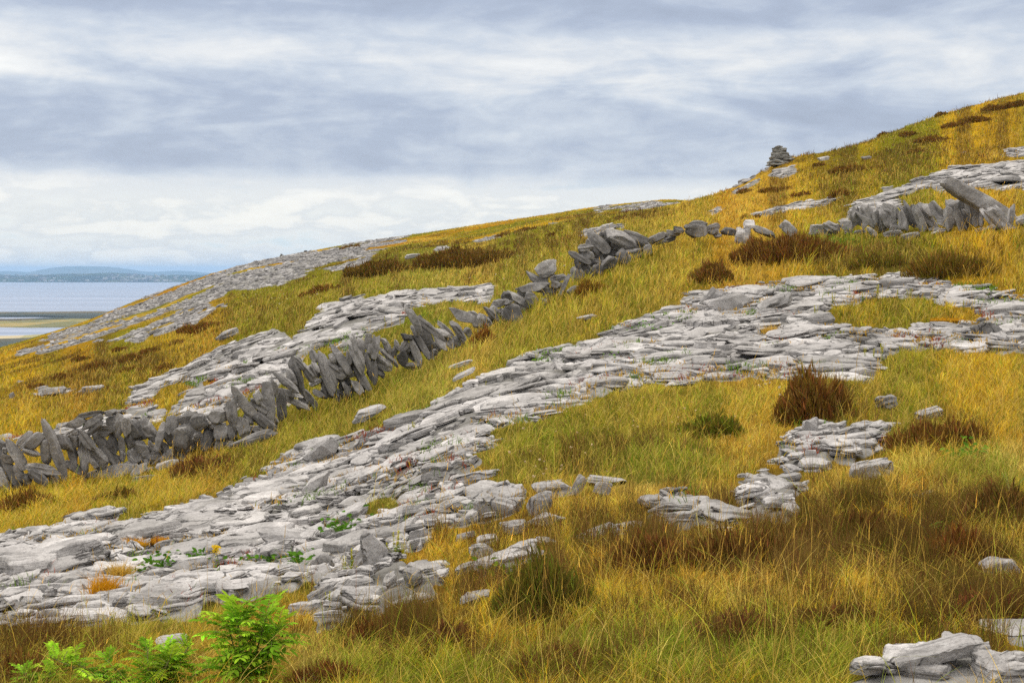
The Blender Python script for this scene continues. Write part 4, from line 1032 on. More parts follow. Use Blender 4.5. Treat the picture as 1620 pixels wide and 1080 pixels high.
BUSH = [  # label, px, base row, width, height, tone
 ('large round brown heather bush above the small ledge outcrop', 1285, 662, 128, 70, (1.15, 1, .9)),
 ('olive-green heather bush on bare twigs beside the large flat-topped boulder', 868, 975, 165, 92, (.95, 1.35, .9)),
 ('round dark brown heather bush between grass and the ash sapling at the bottom', 594, 1020, 84, 58, (1.1, .85, .9)),
 ('dark purple-brown heather clump at the bottom right of the olive bush group', 716, 1022, 90, 58, (1, .85, 1.1)),
 ('low brown heather mound in front of the left end of the dry stone wall', 50, 806, 76, 40, (1.15, 1, .9)),
 ('flat brown heather clump in grass right of the mound by the wall end', 190, 790, 74, 30, (1, 1.15, .9)),
 ('purplish heather mat spilling from the foot of the dry stone wall', 325, 748, 88, 34, (1.1, .95, 1.1)),
 ('wide dark heather bush in front of the fallen wall boulders', 1248, 412, 150, 46, (1.15, 1, .9)),
 ('upright dark heather bush left of the wide one below the fallen wall', 1128, 444, 56, 38, (1.1, 1, .9)),
 ('dull olive heather below the short upright wall', 1392, 420, 70, 30, (1.1, 1.45, .9)),
 ('broad dull brown heather beneath the long leaning wall slab', 1505, 432, 112, 42, (1.15, 1.3, .9)),
 ('spreading brown heather patch in grass right of the small ledge outcrop', 1492, 706, 118, 52, (1.15, .95, .9)),
 ('reddish brown heather dome with a dark hollow, right of the foreground', 1512, 895, 112, 66, (1.25, .9, .85)),
 ('dark heather ridge rising behind the foreground grass, just below the stepped outcrop', 1030, 905, 150, 70, (1, .85, .85)),
 ('dark heather in mid foreground directly under the layered stone step', 1175, 900, 170, 72, (.95, .85, .85)),
 ('dark heather below the alone-standing pale boulder', 1340, 862, 170, 66, (.95, .9, .85)),
 ('dark heather with a green fern beside it at the frame edge', 1590, 830, 110, 70, (.9, .85, .85)),
 ('heather mat with pinkish tips, lowest on the far side of the pale edge boulder', 1560, 975, 110, 56, (1.25, .8, 1.2)),
 ('greyish purple heather tuft low in the middle of the foreground grass', 1165, 1010, 130, 50, (1.2, .9, 1.3)),
 ('low brown heather by green blades between the dome and the corner outcrop', 1330, 985, 140, 50, (1, .95, .9)),
 ('dull heather clump in the bottom corner left of the ash saplings', 40, 1075, 130, 56, (1.1, 1, .9)),
 ('brown heather at the bottom edge right of the tall ash sapling', 520, 1078, 110, 50, (1.1, .85, .9)),
 ('small dark heather tuft where the tumbled wall meets the leaning slabs', 768, 546, 44, 36, (1.3, 1, .8)),
 ('small heather tuft at the foot of the heaped wall boulders', 938, 464, 48, 26, (1.3, 1.3, .8)),
 ('long dark heather bank on the hillside above the tumbled wall', 755, 420, 150, 34, (.95, .95, .8)),
 ('dark heather bank left of the long one, above the rock outcrop', 604, 436, 100, 26, (.95, 1, .8)),
 ('green-brown heath clump in grass left of the large round heather bush', 1130, 685, 100, 46, (1, 1.7, .8)),
 ('dark heather at the lower edge below the olive bush', 905, 1050, 150, 50, (1, .95, .95)),
]
for i, (lab, px, py, w_, h_, tn) in enumerate(BUSH):
    k_ = 0 if i < 2 else 1
    heather(lab, px, py, w_ * (1 + .25 * k_), h_ * (1 - .15 * k_), 500 + i, tn, 'heather bushes on the slope', full=dist_at(px, py) < 40)
TUFTS = [  # far dark tufts: (group label, list)
 ('dark heather tuft on the grassy slope far below the limestone shoulder', [(100,600,40,12),(160,585,60,14),(215,572,50,12),(240,560,40,10),(190,555,34,9),(130,570,36,10),(265,585,40,10),(60,612,40,9),(320,525,70,14),(345,518,40,10),(210,590,44,10),(285,545,30,9)]),
 ('dark heather tuft on the grassy shoulder below and right of the cairn', [(1190,345,40,9),(1235,303,70,9),(1345,272,60,12),(1390,270,40,8),(1330,312,34,14),(1295,262,22,7),(1270,310,40,8),(1180,305,30,8)]),
 ('dark heather tuft on the high grassy slope near the top corner', [(1475,222,60,10),(1510,200,40,10),(1545,192,50,10),(1440,215,34,8),(1490,185,30,8),(1580,175,50,9),(1610,170,40,10),(1450,240,30,7),(1400,205,26,7)]),
 ('dark heather tuft on the long golden ridge left of the cairn shoulder', [(800,372,30,6),(840,365,40,6),(880,372,36,6),(560,392,40,8),(520,462,60,14),(490,470,40,10),(1010,345,34,7),(1040,352,40,8),(1060,340,26,6)]),
]
sd_ = 900
for lab, lst in TUFTS:
    for (px, py, w_, h_) in lst:
        heather(lab, px, py, w_, h_, sd_, (1.15, 1.05, .85), 'small heather tufts: ' + lab.split(' on the ')[1], full=False); sd_ += 1

# ------------------------------------------------------------------ ash saplings (pinnate leaves), fern, goldenrod, wood sage, herbs
def leaflet(c, dirv, nrm, ln, wd, col, mg, fold=.25):
    dirv = dirv / np.linalg.norm(dirv); s_ = np.cross(dirv, nrm); s_ /= np.linalg.norm(s_) + 1e-9; up = np.cross(s_, dirv)
    f = [(0, 0), (.22, .75), (.5, 1), (.8, .6), (1, 0)]
    Vv = []
    for t, w_ in f:
        p = c + dirv * ln * t - up * ln * .18 * t * t
        if w_ == 0: Vv.append(p)
        else: Vv += [p - s_ * wd * w_ * .5 + up * wd * fold * w_ * .5, p, p + s_ * wd * w_ * .5 + up * wd * fold * w_ * .5]
    Vv = np.array(Vv)
    F4 = [[1, 2, 5, 4], [2, 3, 6, 5], [4, 5, 8, 7], [5, 6, 9, 8]]; F3 = [[0, 2, 1], [0, 3, 2], [7, 8, 10], [8, 9, 10]]
    mg.add(Vv, np.array(F4), np.array(F3), col=np.tile(np.array(col), (len(Vv), 1)).astype(np.float32))
M_LSTEM = plain('green_stem', (.20, .19, .06))
def ash(label, px, pyb, hpx, wpx, seed, nstem, lean, cat='sapling'):
    d = dist_at(px, pyb); m = d / F; root = P3(px, d, -.02)[0]
    r = np.random.default_rng(seed); H, W_ = hpx * m, wpx * m
    e = empty('ash_sapling', tuple(root), label, cat)
    lv, sm = Merge(), Merge()
    for s_ in range(nstem):
        a = r.uniform(0, 6.3); sp = W_ * .30 * (0.25 + r.random()) if nstem > 1 else 0
        tipp = np.array([math.cos(a) * sp + lean * H + (s_ - (nstem - 1) / 2) * W_ / max(nstem, 1) * .75, math.sin(a) * sp * .5, H * r.uniform(.72, 1.0)])
        pts = [np.array([(s_ - nstem / 2) * .015, 0, 0]), tipp * np.array([.35, .4, .35]), tipp * np.array([.72, .7, .72]), tipp]
        tv, tq = tube(pts, .006, .0025, 6); sm.add(tv, tq)
        nl = int(22 + H * 34)
        for k in range(nl):
            t = .16 + .84 * (k + r.random()) / nl
            i = min(int(t * 3), 2); f = t * 3 - i; b = pts[i] * (1 - f) + pts[i + 1] * f
            an = k * 2.4 + r.normal() * .4; el = r.uniform(.05, .8) + .5 * (t > .85)
            rl = np.array([math.cos(an) * math.cos(el), math.sin(an) * math.cos(el), math.sin(el)])
            ll = H * r.uniform(.26, .42) if nstem == 1 else H * r.uniform(.24, .40)
            ll = np.clip(ll * 1.25, .09, .26)
            rp = [b + rl * ll * u - np.array([0, 0, ll * .28 * u * u]) for u in np.linspace(0, 1, 8)]
            tv, tq = tube(rp, .0015, .0008, 3); sm.add(tv, tq)
            c0 = np.array([.24, .43, .025]) * math.exp(r.normal() * .28) * np.array([r.uniform(.85, 1.35), 1, 1])
            for u in range(7):
                
                j = 1 + u; p = rp[j]
                dr = rp[j] - rp[j - 1]; dr /= np.linalg.norm(dr)
                side = np.cross(dr, [0, 0, 1]); side /= np.linalg.norm(side) + 1e-9
                nrm = np.cross(side, dr) + r.normal(size=3) * .15
                for sg in (-1, 1):
                    if u == 6 and sg == 1: leaflet(p, dr, nrm, ll * .30, ll * .10, c0 * r.uniform(.85, 1.15), lv); continue
                    leaflet(p, side * sg * .95 + dr * .6 + r.normal(size=3) * .10, nrm, ll * r.uniform(.24, .33), ll * .105, c0 * r.uniform(.7, 1.25), lv)
    lv.build('foliage', M_LEAF, {'col': 'FLOAT_COLOR'}, parent=e, smooth=False); sm.build('stems', M_LSTEM, {}, parent=e)
    return e
ash('tall bright green ash sapling with a bare leaning stem below the pavement', 388, 1086, 128, 125, 61, 4, .24)
ash('low wide bright green ash sapling spreading along the bottom edge', 235, 1096, 78, 260, 62, 10, .0)
ash('small pale green ash shoot at the frame bottom left of the wide sapling', 62, 1088, 42, 50, 63, 2, .1)

def fern(label, px, pyb, hpx, seed, n=5):
    d = dist_at(px, pyb); m = d / F; root = P3(px, d, 0)[0]; r = np.random.default_rng(seed); H = hpx * m
    e = empty('fern', tuple(root), label, 'fern'); lv, sm = Merge(), Merge()
    for k in range(n):
        an = r.uniform(0, 6.3); el = r.uniform(.7, 1.3); ln = H * r.uniform(.9, 1.25)
        rl = np.array([math.cos(an) * math.cos(el), math.sin(an) * math.cos(el), math.sin(el)])
        rp = [rl * ln * u + np.array([rl[0], rl[1], -.5]) * ln * .35 * u * u for u in np.linspace(0, 1, 16)]
        tv, tq = tube(rp, .003, .001, 4); sm.add(tv, tq)
        for j in range(3, 16):
            dr = rp[j] - rp[j - 1]; dr /= np.linalg.norm(dr); side = np.cross(dr, [0, 0, 1]); side /= np.linalg.norm(side) + 1e-9
            for sg in (-1, 1): leaflet(rp[j], side * sg + dr * .5, np.array([0, 0, 1.]), ln * .34 * (1.08 - j / 16), ln * .045, np.array([.15, .27, .02]) * r.uniform(.8, 1.2), lv)
    lv.build('foliage', M_LEAF, {'col': 'FLOAT_COLOR'}, parent=e, smooth=False); sm.build('stems', M_LSTEM, {}, parent=e)
fern('bright green fern fronds at the frame edge above the dark heather', 1600, 800, 52, 71)
fern('thin green fern in the dark heather near the reddish dome', 1455, 850, 44, 72, 3)

def herb(label, px, pyb, hpx, wpx, seed, c, name='herb', cat='plant', n=60, group=None):
    """leafy clump growing from a crack"""
    d = dist_at(px, pyb); m = d / F; root = P3(px, d, .02)[0]; r = np.random.default_rng(seed); lv, sm = Merge(), Merge()
    for k in range(n):
        p = np.array([r.normal() * wpx * m * .3, r.normal() * .06 - .03, abs(r.normal()) * hpx * m * .42 + .01])
        leaflet(p, np.array([r.normal(), r.normal() - .3, r.uniform(-.2, .9)]), np.array([r.normal() * .5, -.6, 1.]), r.uniform(.035, .07), r.uniform(.025, .045), np.array(c) * math.exp(r.normal() * .25), lv)
        if k % 5 == 0: tv, tq = tube([(p[0] * .3, p[1], 0), p], .002, .001, 3); sm.add(tv, tq)
    e = empty(name, tuple(root), label, cat, group)
    lv.build('foliage', M_LEAF, {'col': 'FLOAT_COLOR'}, parent=e, smooth=False); sm.build('stems', M_LSTEM, {}, parent=e)
    return e
G1 = (.07, .16, .015)
herb('dark green leafy plant in a crack of the lower pavement left of the goldenrod', 247, 905, 34, 44, 81, G1, n=90)
herb('green ivy-like leaves under the long ledge slab of the lower pavement', 478, 892, 34, 40, 82, G1, n=80)
herb('green leaves trailing along the dark hollow beneath the ledge slab', 425, 886, 14, 80, 83, G1, n=70)
herb('green creeper in the crevice beside the big tilting slab', 545, 852, 30, 60, 84, G1, n=90)
herb('small green creeper in the crevice beside the goldenrod stalk', 300, 888, 14, 60, 85, G1, n=50)
herb('bright green leafy tuft at the upper edge of the pavement below the grass slope', 1025, 524, 14, 46, 86, (.10, .22, .02), n=60)
herb('green herb with yellow spike on the pavement edge by the long grass slope', 858, 578, 24, 26, 87, (.12, .22, .02), n=50)
herb('green herb alone in the middle of the upper pavement', 966, 572, 20, 30, 88, (.10, .20, .02), n=50)
herb('green weeds in the grassy pocket above the leaning wall slabs', 672, 520, 26, 50, 89, (.10, .20, .02), n=80)
herb('broad green leaves in grass beneath the large flat-topped boulder', 800, 915, 22, 70, 90, (.12, .23, .02), n=70)
herb('green broad-leaved weeds below the alone-standing pale boulder', 1530, 730, 26, 60, 91, (.10, .20, .02), n=60)
herb('green leaves in grass left of the fallen wall boulders', 1330, 385, 22, 60, 92, (.10, .22, .02), n=80)

def spire(mgl, mgf, r, h, lean, yellow):
    """upright stalk with paired leaves and a yellowish flower spike"""
    tip = np.array([lean, r.normal() * .03, h]); pts = [np.zeros(3), tip * .5 + r.normal(size=3) * .004, tip]
    tv, tq = tube(pts, .003, .0015, 4); mgl.add(tv, tq, col=np.tile(np.array([.22, .24, .03]), (len(tv), 1)).astype(np.float32))
    for k in range(8):
        t = .08 + .5 * k / 8; an = k * 1.57 + r.normal() * .3
        for sg in (0, math.pi): leaflet(tip * t, np.array([math.cos(an + sg), math.sin(an + sg), .45]), np.array([0, 0, 1.]), h * .17 * (1.1 - t), h * .085, np.array([.17, .25, .025]) * r.uniform(.8, 1.2), mgl)
    for k in range(46):
        t = .55 + .45 * r.random(); an = r.uniform(0, 6.3)
        leaflet(tip * t, np.array([math.cos(an), math.sin(an), .8]), np.array([0, 0, 1.]) + r.normal(size=3) * .3, h * .065 * (1.35 - t * .6), h * .04, np.array(yellow) * r.uniform(.75, 1.2), mgf)
protos = []
for k in range(4):
    r = np.random.default_rng(60 + k); a, b = Merge(), Merge()
    for q in range(1 + k % 3): spire(a, b, r, r.uniform(.8, 1.0), r.normal() * .12 + (q - .5) * .12, (.50, .47, .035))
    lo = a.build('leaves', M_LEAF, {'col': 'FLOAT_COLOR'}, smooth=False, link=False); fo = b.build('flowers', M_LEAF, {'col': 'FLOAT_COLOR'}, smooth=False, link=False)
    protos.append((lo, fo))
SPIKES = [
 ('pale yellow wood sage spike in the grassy pocket of the upper pavement', [(1300,478,20),(1318,482,22),(1345,474,24),(1365,480,20),(1388,478,26),(1420,476,22),(1440,478,24),(1460,488,20),(1480,486,22),(1500,500,24),(1290,500,24),(1330,500,20),(1353,505,22),(1400,498,20),(1525,492,22)]),
 ('pale yellow wood sage spike in the grass beneath the right part of the pavement', [(1368,570,26),(1382,576,24),(1396,566,28),(1408,582,26),(1424,572,30),(1440,586,30),(1455,574,28),(1470,590,26),(1452,604,24),(1425,606,26),(1376,598,22),(1490,580,22)]),
 ('yellow wood sage spike at the upper slope by the grass and pavement edge', [(1002,590,18),(1018,588,22),(955,572,18),(848,575,18),(870,560,18),(1030,585,16)]),
 ('yellow wood sage spike in the grass where the split upright stones stand', [(556,912,40),(546,918,34),(616,898,42),(628,892,46),(638,896,36),(560,930,30)]),
 ('yellow wood sage spike growing where the lower pavement meets the bottom grass', [(178,1000,34),(206,992,40),(212,998,32),(260,962,18),(440,930,26),(520,975,28)]),
 ('yellow wood sage spike in front of the wall end at the frame edge', [(110,775,26),(128,768,30),(140,780,24),(96,786,22),(168,770,22),(205,800,22),(150,810,20),(60,860,20),(78,870,22)]),
 ('yellow wood sage spike beside the middle of the lower pavement edge', [(655,686,26),(668,682,30),(690,646,24),(644,695,22),(768,622,20),(790,640,18),(705,640,20)]),
 ('yellow wood sage spike by the outcrop behind the leaning wall slabs', [(467,570,18),(480,566,16),(560,555,18),(610,515,16),(522,548,16)]),
 ('yellow wood sage spike right of the small ledge outcrop', [(1440,655,24),(1452,648,26),(1462,660,24),(1340,640,22),(1124,690,22),(1090,650,18),(1110,660,20)]),
]
rs = np.random.default_rng(99)
for lab, lst in SPIKES:
    for (px, py, h) in lst:
        d = dist_at(px, py); root = P3(px, d, 0)[0]; e = empty('wood_sage', tuple(root), lab, 'wildflower', 'wood sage: ' + ' '.join(lab.split()[4:]))
        s_ = h * d / F * rs.uniform(.9, 1.15); e.scale = (s_,) * 3; e.rotation_euler = (0, 0, rs.uniform(0, 6.3))
        for src in protos[rs.integers(4)]:
            c = src.copy(); c.parent = e; COL.objects.link(c)
# the single goldenrod on the lower pavement
d = dist_at(345, 918); root = P3(345, d, 0)[0]; H = 66 * d / F
e = empty('goldenrod', tuple(root), 'single tall stalk topped with a bright yellow flower cluster on the lower pavement', 'wildflower')
a, b = Merge(), Merge(); r = np.random.default_rng(4)
tip = np.array([-.02, 0, H]); tv, tq = tube([(0, 0, 0), (.012, 0, H * .5), tip], .0035, .002, 5)
a.add(tv, tq, col=np.tile(np.array([.16, .17, .03]), (len(tv), 1)).astype(np.float32))
for k in range(26):
    t = .1 + .75 * k / 26; an = k * 2.4
    leaflet(tip * t, np.array([math.cos(an), math.sin(an) * .7, .5]), np.array([0, 0, 1.]), .06 * (1.1 - t), .016, np.array([.14, .22, .02]) * r.uniform(.8, 1.2), a)
for k in range(150):
    p = tip + np.array([r.normal() * .016, r.normal() * .016, -abs(r.normal()) * .03 + .005])
    leaflet(p, r.normal(size=3) + np.array([0, 0, .5]), r.normal(size=3), .014, .010, np.array([.72, .50, .015]) * r.uniform(.8, 1.15), b)
a.build('stem', M_LEAF, {'col': 'FLOAT_COLOR'}, parent=e, smooth=False); b.build('flowers', M_LEAF, {'col': 'FLOAT_COLOR'}, parent=e, smooth=False)
d = dist_at(672, 478 + 14)
herb('small plant with a bright orange-yellow flower head above the leaning wall slabs', 673, 484, 10, 14, 95, (.62, .36, .01), n=26, name='wildflower', cat='wildflower')
for i, (px, py, w_, lab) in enumerate([(208, 868, 56, 'long strip of orange moss lying on the lower pavement'), (252, 855, 30, 'short orange grass cushion at the end of the moss strip on the pavement'), (165, 962, 42, 'round straw-orange grass tuft low on the lower pavement'), (190, 918, 26, 'small straw tuft by red leaves on the lower pavement'), (1500, 506, 60, 'bright orange moss patch at the edge of the upper pavement pocket'), (1160, 545, 16, 'small rusty moss cushion in the middle of the upper pavement'), (1222, 532, 28, 'straw-coloured grass tuft on the upper pavement below the flat pale slab')]):
    d = dist_at(px, py); m = d / F; root = P3(px, d, .03)[0]; r = np.random.default_rng(300 + i); n = 500; W_ = w_ * m
    P = np.stack([r.normal(size=n) * W_ * .28, r.normal(size=n) * min(W_, .25) * .3, np.zeros(n)], 1)
    if 'moss' in lab:
        rad = np.sqrt((P[:, 0] / (W_ * .46)) ** 2 + (P[:, 1] / (min(W_, .25) * .46)) ** 2); P = P / np.maximum(rad, 1)[:, None]
    c = (np.array([.50, .24, .012]) if 'orange' in lab or 'rusty' in lab else np.array([.52, .33, .06])) * np.exp(r.normal(size=(n, 1)) * .2)
    hh = (.05 if 'moss' in lab else .13) * np.exp(r.normal(size=n) * .3)
    Vv, q, t3, Cc = blades(P, hh, np.full(n, .006), r.uniform(0, 6.3, n), r.uniform(.2, 1, n), c, None, 2, r.uniform(-1, 1, n))
    if 'moss' in lab:
        pv, pf = ICO3; pv = pv * np.array([W_ * .5, min(W_, .25) * .5, .035]); pc = np.tile(np.array([.40, .20, .015]), (len(pv), 1)); t3 = np.concatenate([t3, pf + len(Vv)]); Vv = np.concatenate([Vv, pv]); Cc = np.concatenate([Cc, pc])
    tag(mesh_obj('moss_cushion' if 'moss' in lab else 'tussock', Vv - np.array([0, 0, .0]), [q, t3], M_GRASS, None, tuple(root), attrs={'col': ('FLOAT_COLOR', Cc)}, smooth=False), lab, 'moss' if 'moss' in lab else 'grass tuft')
# ------------------------------------------------------------------ bay, far shores
def sea_dist(py): return -SEA * F / (py - HZ)
def flat_land(name, poly, top, mat):
    """low land outline given as (photo column, photo row) of the water level -> real ground plan with a shelving edge"""
    pts = []
    for a, b in poly:
        d = sea_dist(b); pts.append(((a - 810) / F * d, d))
    bm = bmesh.new()
    lo = [bm.verts.new((x, y, SEA - .5)) for x, y in pts]
    cx = sum(p[0] for p in pts) / len(pts); cy = sum(p[1] for p in pts) / len(pts)
    hi = [bm.verts.new((cx + (x - cx) * .985, cy + (y - cy) * .985, SEA + top)) for x, y in pts]
    for i in range(len(pts)):
        j = (i + 1) % len(pts); bm.faces.new((lo[i], lo[j], hi[j], hi[i]))
    bm.faces.new(hi); bmesh.ops.recalc_face_normals(bm, faces=bm.faces)
    me = bpy.data.meshes.new(name); bm.to_mesh(me); bm.free(); me.materials.append(mat)
    o = bpy.data.objects.new(name, me); COL.objects.link(o); return tag(o, kind='structure')

def sea_material():
    m, nt = new_mat('sea_water')
    pos = N(nt, 'ShaderNodeTexCoord').outputs['Object']
    b = N(nt, 'ShaderNodeBsdfPrincipled'); b.inputs['Base Color'].default_value = (.16, .19, .26, 1)
    b.inputs['Roughness'].default_value = .32; b.inputs['IOR'].default_value = 1.33
    n = noise(nt, vmul(nt, pos, (.0012, .012, 1)), 1, 4, .6)
    c = ramp(nt, n, [(.38, (.11, .14, .21)), (.5, (.17, .20, .27)), (.62, (.26, .28, .36))]).outputs[0]; L(nt, c, b.inputs['Base Color'])
    bp = N(nt, 'ShaderNodeBump'); bp.inputs['Strength'].default_value = .35; bp.inputs['Distance'].default_value = 1.0
    L(nt, noise(nt, vmul(nt, pos, (.05, .05, 1)), 1, 3), bp.inputs['Height']); L(nt, bp.outputs[0], b.inputs['Normal'])
    o = N(nt, 'ShaderNodeOutputMaterial'); L(nt, b.outputs[0], o.inputs[0]); return m
sea = mesh_obj('sea', np.array([(-24000, 1, SEA), (24000, 1, SEA), (24000, 33000, SEA), (-24000, 33000, SEA)], float), [np.array([[0, 1, 2, 3]])], sea_material())
tag(sea, kind='structure')

def field_material(name, cols, sx, sy):
    m, nt = new_mat(name)
    pos = N(nt, 'ShaderNodeTexCoord').outputs['Object']
    v = N(nt, 'ShaderNodeTexVoronoi'); v.inputs['Scale'].default_value = 1; L(nt, vmul(nt, pos, (sx, sy, 0)), v.inputs['Vector'])
    sp = N(nt, 'ShaderNodeSeparateColor'); L(nt, v.outputs['Color'], sp.inputs[0])
    k = len(cols)
    c = ramp(nt, sp.outputs[0], [(i / k, q) for i, q in enumerate(cols)]); c.color_ramp.interpolation = 'CONSTANT'
    n = noise(nt, vmul(nt, pos, (sx * 6, sy * 6, 0)), 1, 4)
    col = mixc(nt, n, vmul(nt, c.outputs[0], (.7, .7, .7)), vmul(nt, c.outputs[0], (1.3, 1.3, 1.3)))
    b = N(nt, 'ShaderNodeBsdfDiffuse'); L(nt, col, b.inputs[0])
    o = N(nt, 'ShaderNodeOutputMaterial'); L(nt, b.outputs[0], o.inputs[0]); return m
M_FIELD = field_material('pasture', [(.27, .21, .08), (.20, .18, .07), (.30, .23, .10), (.15, .14, .06)], .012, .006)
M_SCRUB = field_material('dark_scrub', [(.09, .085, .06), (.12, .10, .06), (.07, .075, .06)], .01, .004)
M_SHORE = field_material('shingle_shore', [(.34, .28, .15), (.28, .25, .12), (.40, .33, .20)], .02, .006)
flat_land('headland', [(-420, 503), (60, 501.5), (110, 503), (200, 502), (260, 500), (260, 495.5), (150, 494.8), (60, 496), (-420, 496.5)], 3.5, M_SCRUB)
flat_land('island', [(-420, 518), (0, 517.5), (50, 518.5), (88, 518), (170, 516), (210, 511), (200, 505), (110, 505.5), (60, 507), (20, 509), (-420, 510)], 1.6, M_FIELD)
flat_land('spit', [(-420, 508.5), (10, 508), (75, 507), (110, 505.5), (170, 504), (170, 502.5), (105, 504), (20, 506.5), (-420, 507)], 2.5, M_SCRUB)
flat_land('shore', [(-420, 575), (120, 575), (120, 526), (60, 530.5), (30, 532), (-20, 533), (-420, 534)], 1.2, M_SHORE)
flat_land('shore_meadow', [(-420, 575), (120, 575), (110, 536), (50, 538), (-10, 540), (-420, 540)], 3.0, M_SCRUB)

# land across the bay and the hills behind it
def range_mesh(name, d0, depth, x0, x1, prof, mat, nx=260, seed=3, rough=1.):
    """a long hill: prof(px) gives crest height above sea (m) for a bearing"""
    xs = np.linspace(x0, x1, nx); t = np.linspace(0, 1, 14)
    X, T = np.meshgrid(xs, t, indexing='ij')
    Y = d0 + T * depth
    H = prof(X / (d0 + depth * .5) * F + 810) * np.sin(np.clip(T, 0, 1) * math.pi) ** .6
    H = H + rough * fbm2(X / 380, Y / 500, seed, 4) * np.sin(T * math.pi)
    Vh = np.stack([X.ravel(), Y.ravel(), SEA - 1 + np.maximum(H, 0).ravel() + 0], 1)
    i = np.arange(nx * 14).reshape(nx, 14)
    q = np.stack([i[:-1, :-1].ravel(), i[1:, :-1].ravel(), i[1:, 1:].ravel(), i[:-1, 1:].ravel()], 1)
    return tag(mesh_obj(name, Vh, [q], mat), kind='structure')
M_FARLAND = field_material('wooded_farmland', [(.035, .05, .03), (.05, .065, .035), (.03, .04, .03), (.07, .075, .04)], .006, .002)
M_HILLS = field_material('moor_hills', [(.10, .11, .07), (.12, .12, .08), (.09, .10, .07)], .002, .0008)
d_sh = sea_dist(446.5)
range_mesh('far_shore', d_sh, 3500, -6500, 3500, lambda p: 58 + 14 * noise2(p / 60, p * 0 + 3, 5) + 5 * noise2(p / 14, p * 0 + 3, 6), M_FARLAND, 420, 3, 6)
def prof_h(p):
    b = 45 + 10 * noise2(p / 35, p * 0, 9)
    return b + 112 * np.exp(-((p - 160) / 62) ** 2) + 44 * np.exp(-((p - 285) / 38) ** 2) + 40 * np.exp(-((p - 8) / 30) ** 2) + 60 * np.exp(-((p - 110) / 40) ** 2)
range_mesh('far_hills', 25000, 4500, -12500, 4000, prof_h, M_HILLS, 300, 13, 6)

# the town on the far shore: pale buildings that read as one speckled mass
mb = Merge(); r2 = np.random.default_rng(5)
box = np.array([[x, y, z_] for x in (-.5, .5) for y in (-.5, .5) for z_ in (0, 1)], float)
bf = np.array([[0, 1, 3, 2], [4, 6, 7, 5], [0, 4, 5, 1], [2, 3, 7, 6], [1, 5, 7, 3]])
for k in range(260):
    p = r2.choice([r2.uniform(-120, 330), r2.normal(60, 40), r2.normal(210, 30)]); t = r2.random() ** 2
    d = d_sh + 60 + t * 1500
    s = np.array([r2.uniform(9, 24), r2.uniform(12, 30), r2.uniform(5, 10)]) * r2.choice([1, 1, 1, 1.6])
    base = SEA + 56 * math.sin(min(1, (d - d_sh) / 3500) * math.pi) ** .6 - 4
    g = r2.choice([.55, .42, .3, .2])
    tcol = np.array([g, g * r2.uniform(.9, 1), g * r2.uniform(.8, 1)])
    mb.add(box * s + np.array([(p - 810) / F * d, d, base]), F4=bf, col=np.tile(tcol, (8, 1)))
tw = mb.build('far_town', leaf_material('town_walls', 0), {'col': 'FLOAT_COLOR'}, smooth=False)
tag(tw, 'pale speckled town spread along the far shore of the bay', 'town', kind='stuff')

# ------------------------------------------------------------------ air
def haze_box():
    x0, x1, y0, y1, z0, z1 = -26000, 26000, -300, 36000, SEA - 2.0, 100
    v = np.array([[x, y, z_] for x in (x0, x1) for y in (y0, y1) for z_ in (z0, z1)], float)
    f = np.array([[0, 1, 3, 2], [4, 6, 7, 5], [0, 4, 5, 1], [2, 3, 7, 6], [1, 5, 7, 3], [0, 2, 6, 4]])
    m, nt = new_mat('haze')
    p = N(nt, 'ShaderNodeVolumePrincipled'); p.inputs['Density'].default_value = HAZE; p.inputs['Color'].default_value = (.40, .65, 1.0, 1)
    p.inputs['Anisotropy'].default_value = .2
    o = N(nt, 'ShaderNodeOutputMaterial'); L(nt, p.outputs[0], o.inputs['Volume'])
    m.cycles.volume_sampling = 'DISTANCE'
    ob = mesh_obj('haze', v, [f], m, smooth=False); tag(ob, 'thin pale blue haze over the bay', 'haze', kind='stuff')
HAZE = 5e-5
haze_box()

# ------------------------------------------------------------------ sky: layered stratocumulus over a Nishita sky
SUN_EL, SUN_AZ = math.radians(55), math.radians(-35)     # azimuth from +Y towards +X
w = bpy.data.worlds.new('World'); SC.world = w; w.use_nodes = True
nt = w.node_tree; nt.nodes.clear()
tcw = N(nt, 'ShaderNodeTexCoord').outputs['Generated']
sky = N(nt, 'ShaderNodeTexSky', sky_type='NISHITA'); sky.sun_disc = False; sky.sun_elevation = SUN_EL; sky.sun_rotation = SUN_AZ
bg1 = N(nt, 'ShaderNodeBackground'); bg1.inputs[1].default_value = .1; L(nt, sky.outputs[0], bg1.inputs[0])
sx = N(nt, 'ShaderNodeSeparateXYZ'); L(nt, tcw, sx.inputs[0])
el = sx.outputs[2]
# bearing-stretched coordinate: layers of cloud lie flat
wv = N(nt, 'ShaderNodeVectorMath', operation='ADD'); L(nt, vmul(nt, tcw, (2.6, 2.6, 15)), wv.inputs[0]); wv.inputs[1].default_value = (3.1, 1.7, .35)
nA = noise(nt, wv.outputs[0], 1.0, 5, .52, .5)
wv2 = N(nt, 'ShaderNodeVectorMath', operation='ADD'); L(nt, vmul(nt, tcw, (8, 8, 38)), wv2.inputs[0]); wv2.inputs[1].default_value = (.4, 2.2, 5.1)
nB = noise(nt, wv2.outputs[0], 1.0, 6, .55, .6)
wv3 = N(nt, 'ShaderNodeVectorMath', operation='ADD'); L(nt, vmul(nt, tcw, (24, 24, 62)), wv3.inputs[0]); wv3.inputs[1].default_value = (1.4, .2, 2.0)
nC = noise(nt, wv3.outputs[0], 1.0, 7, .6, .3)
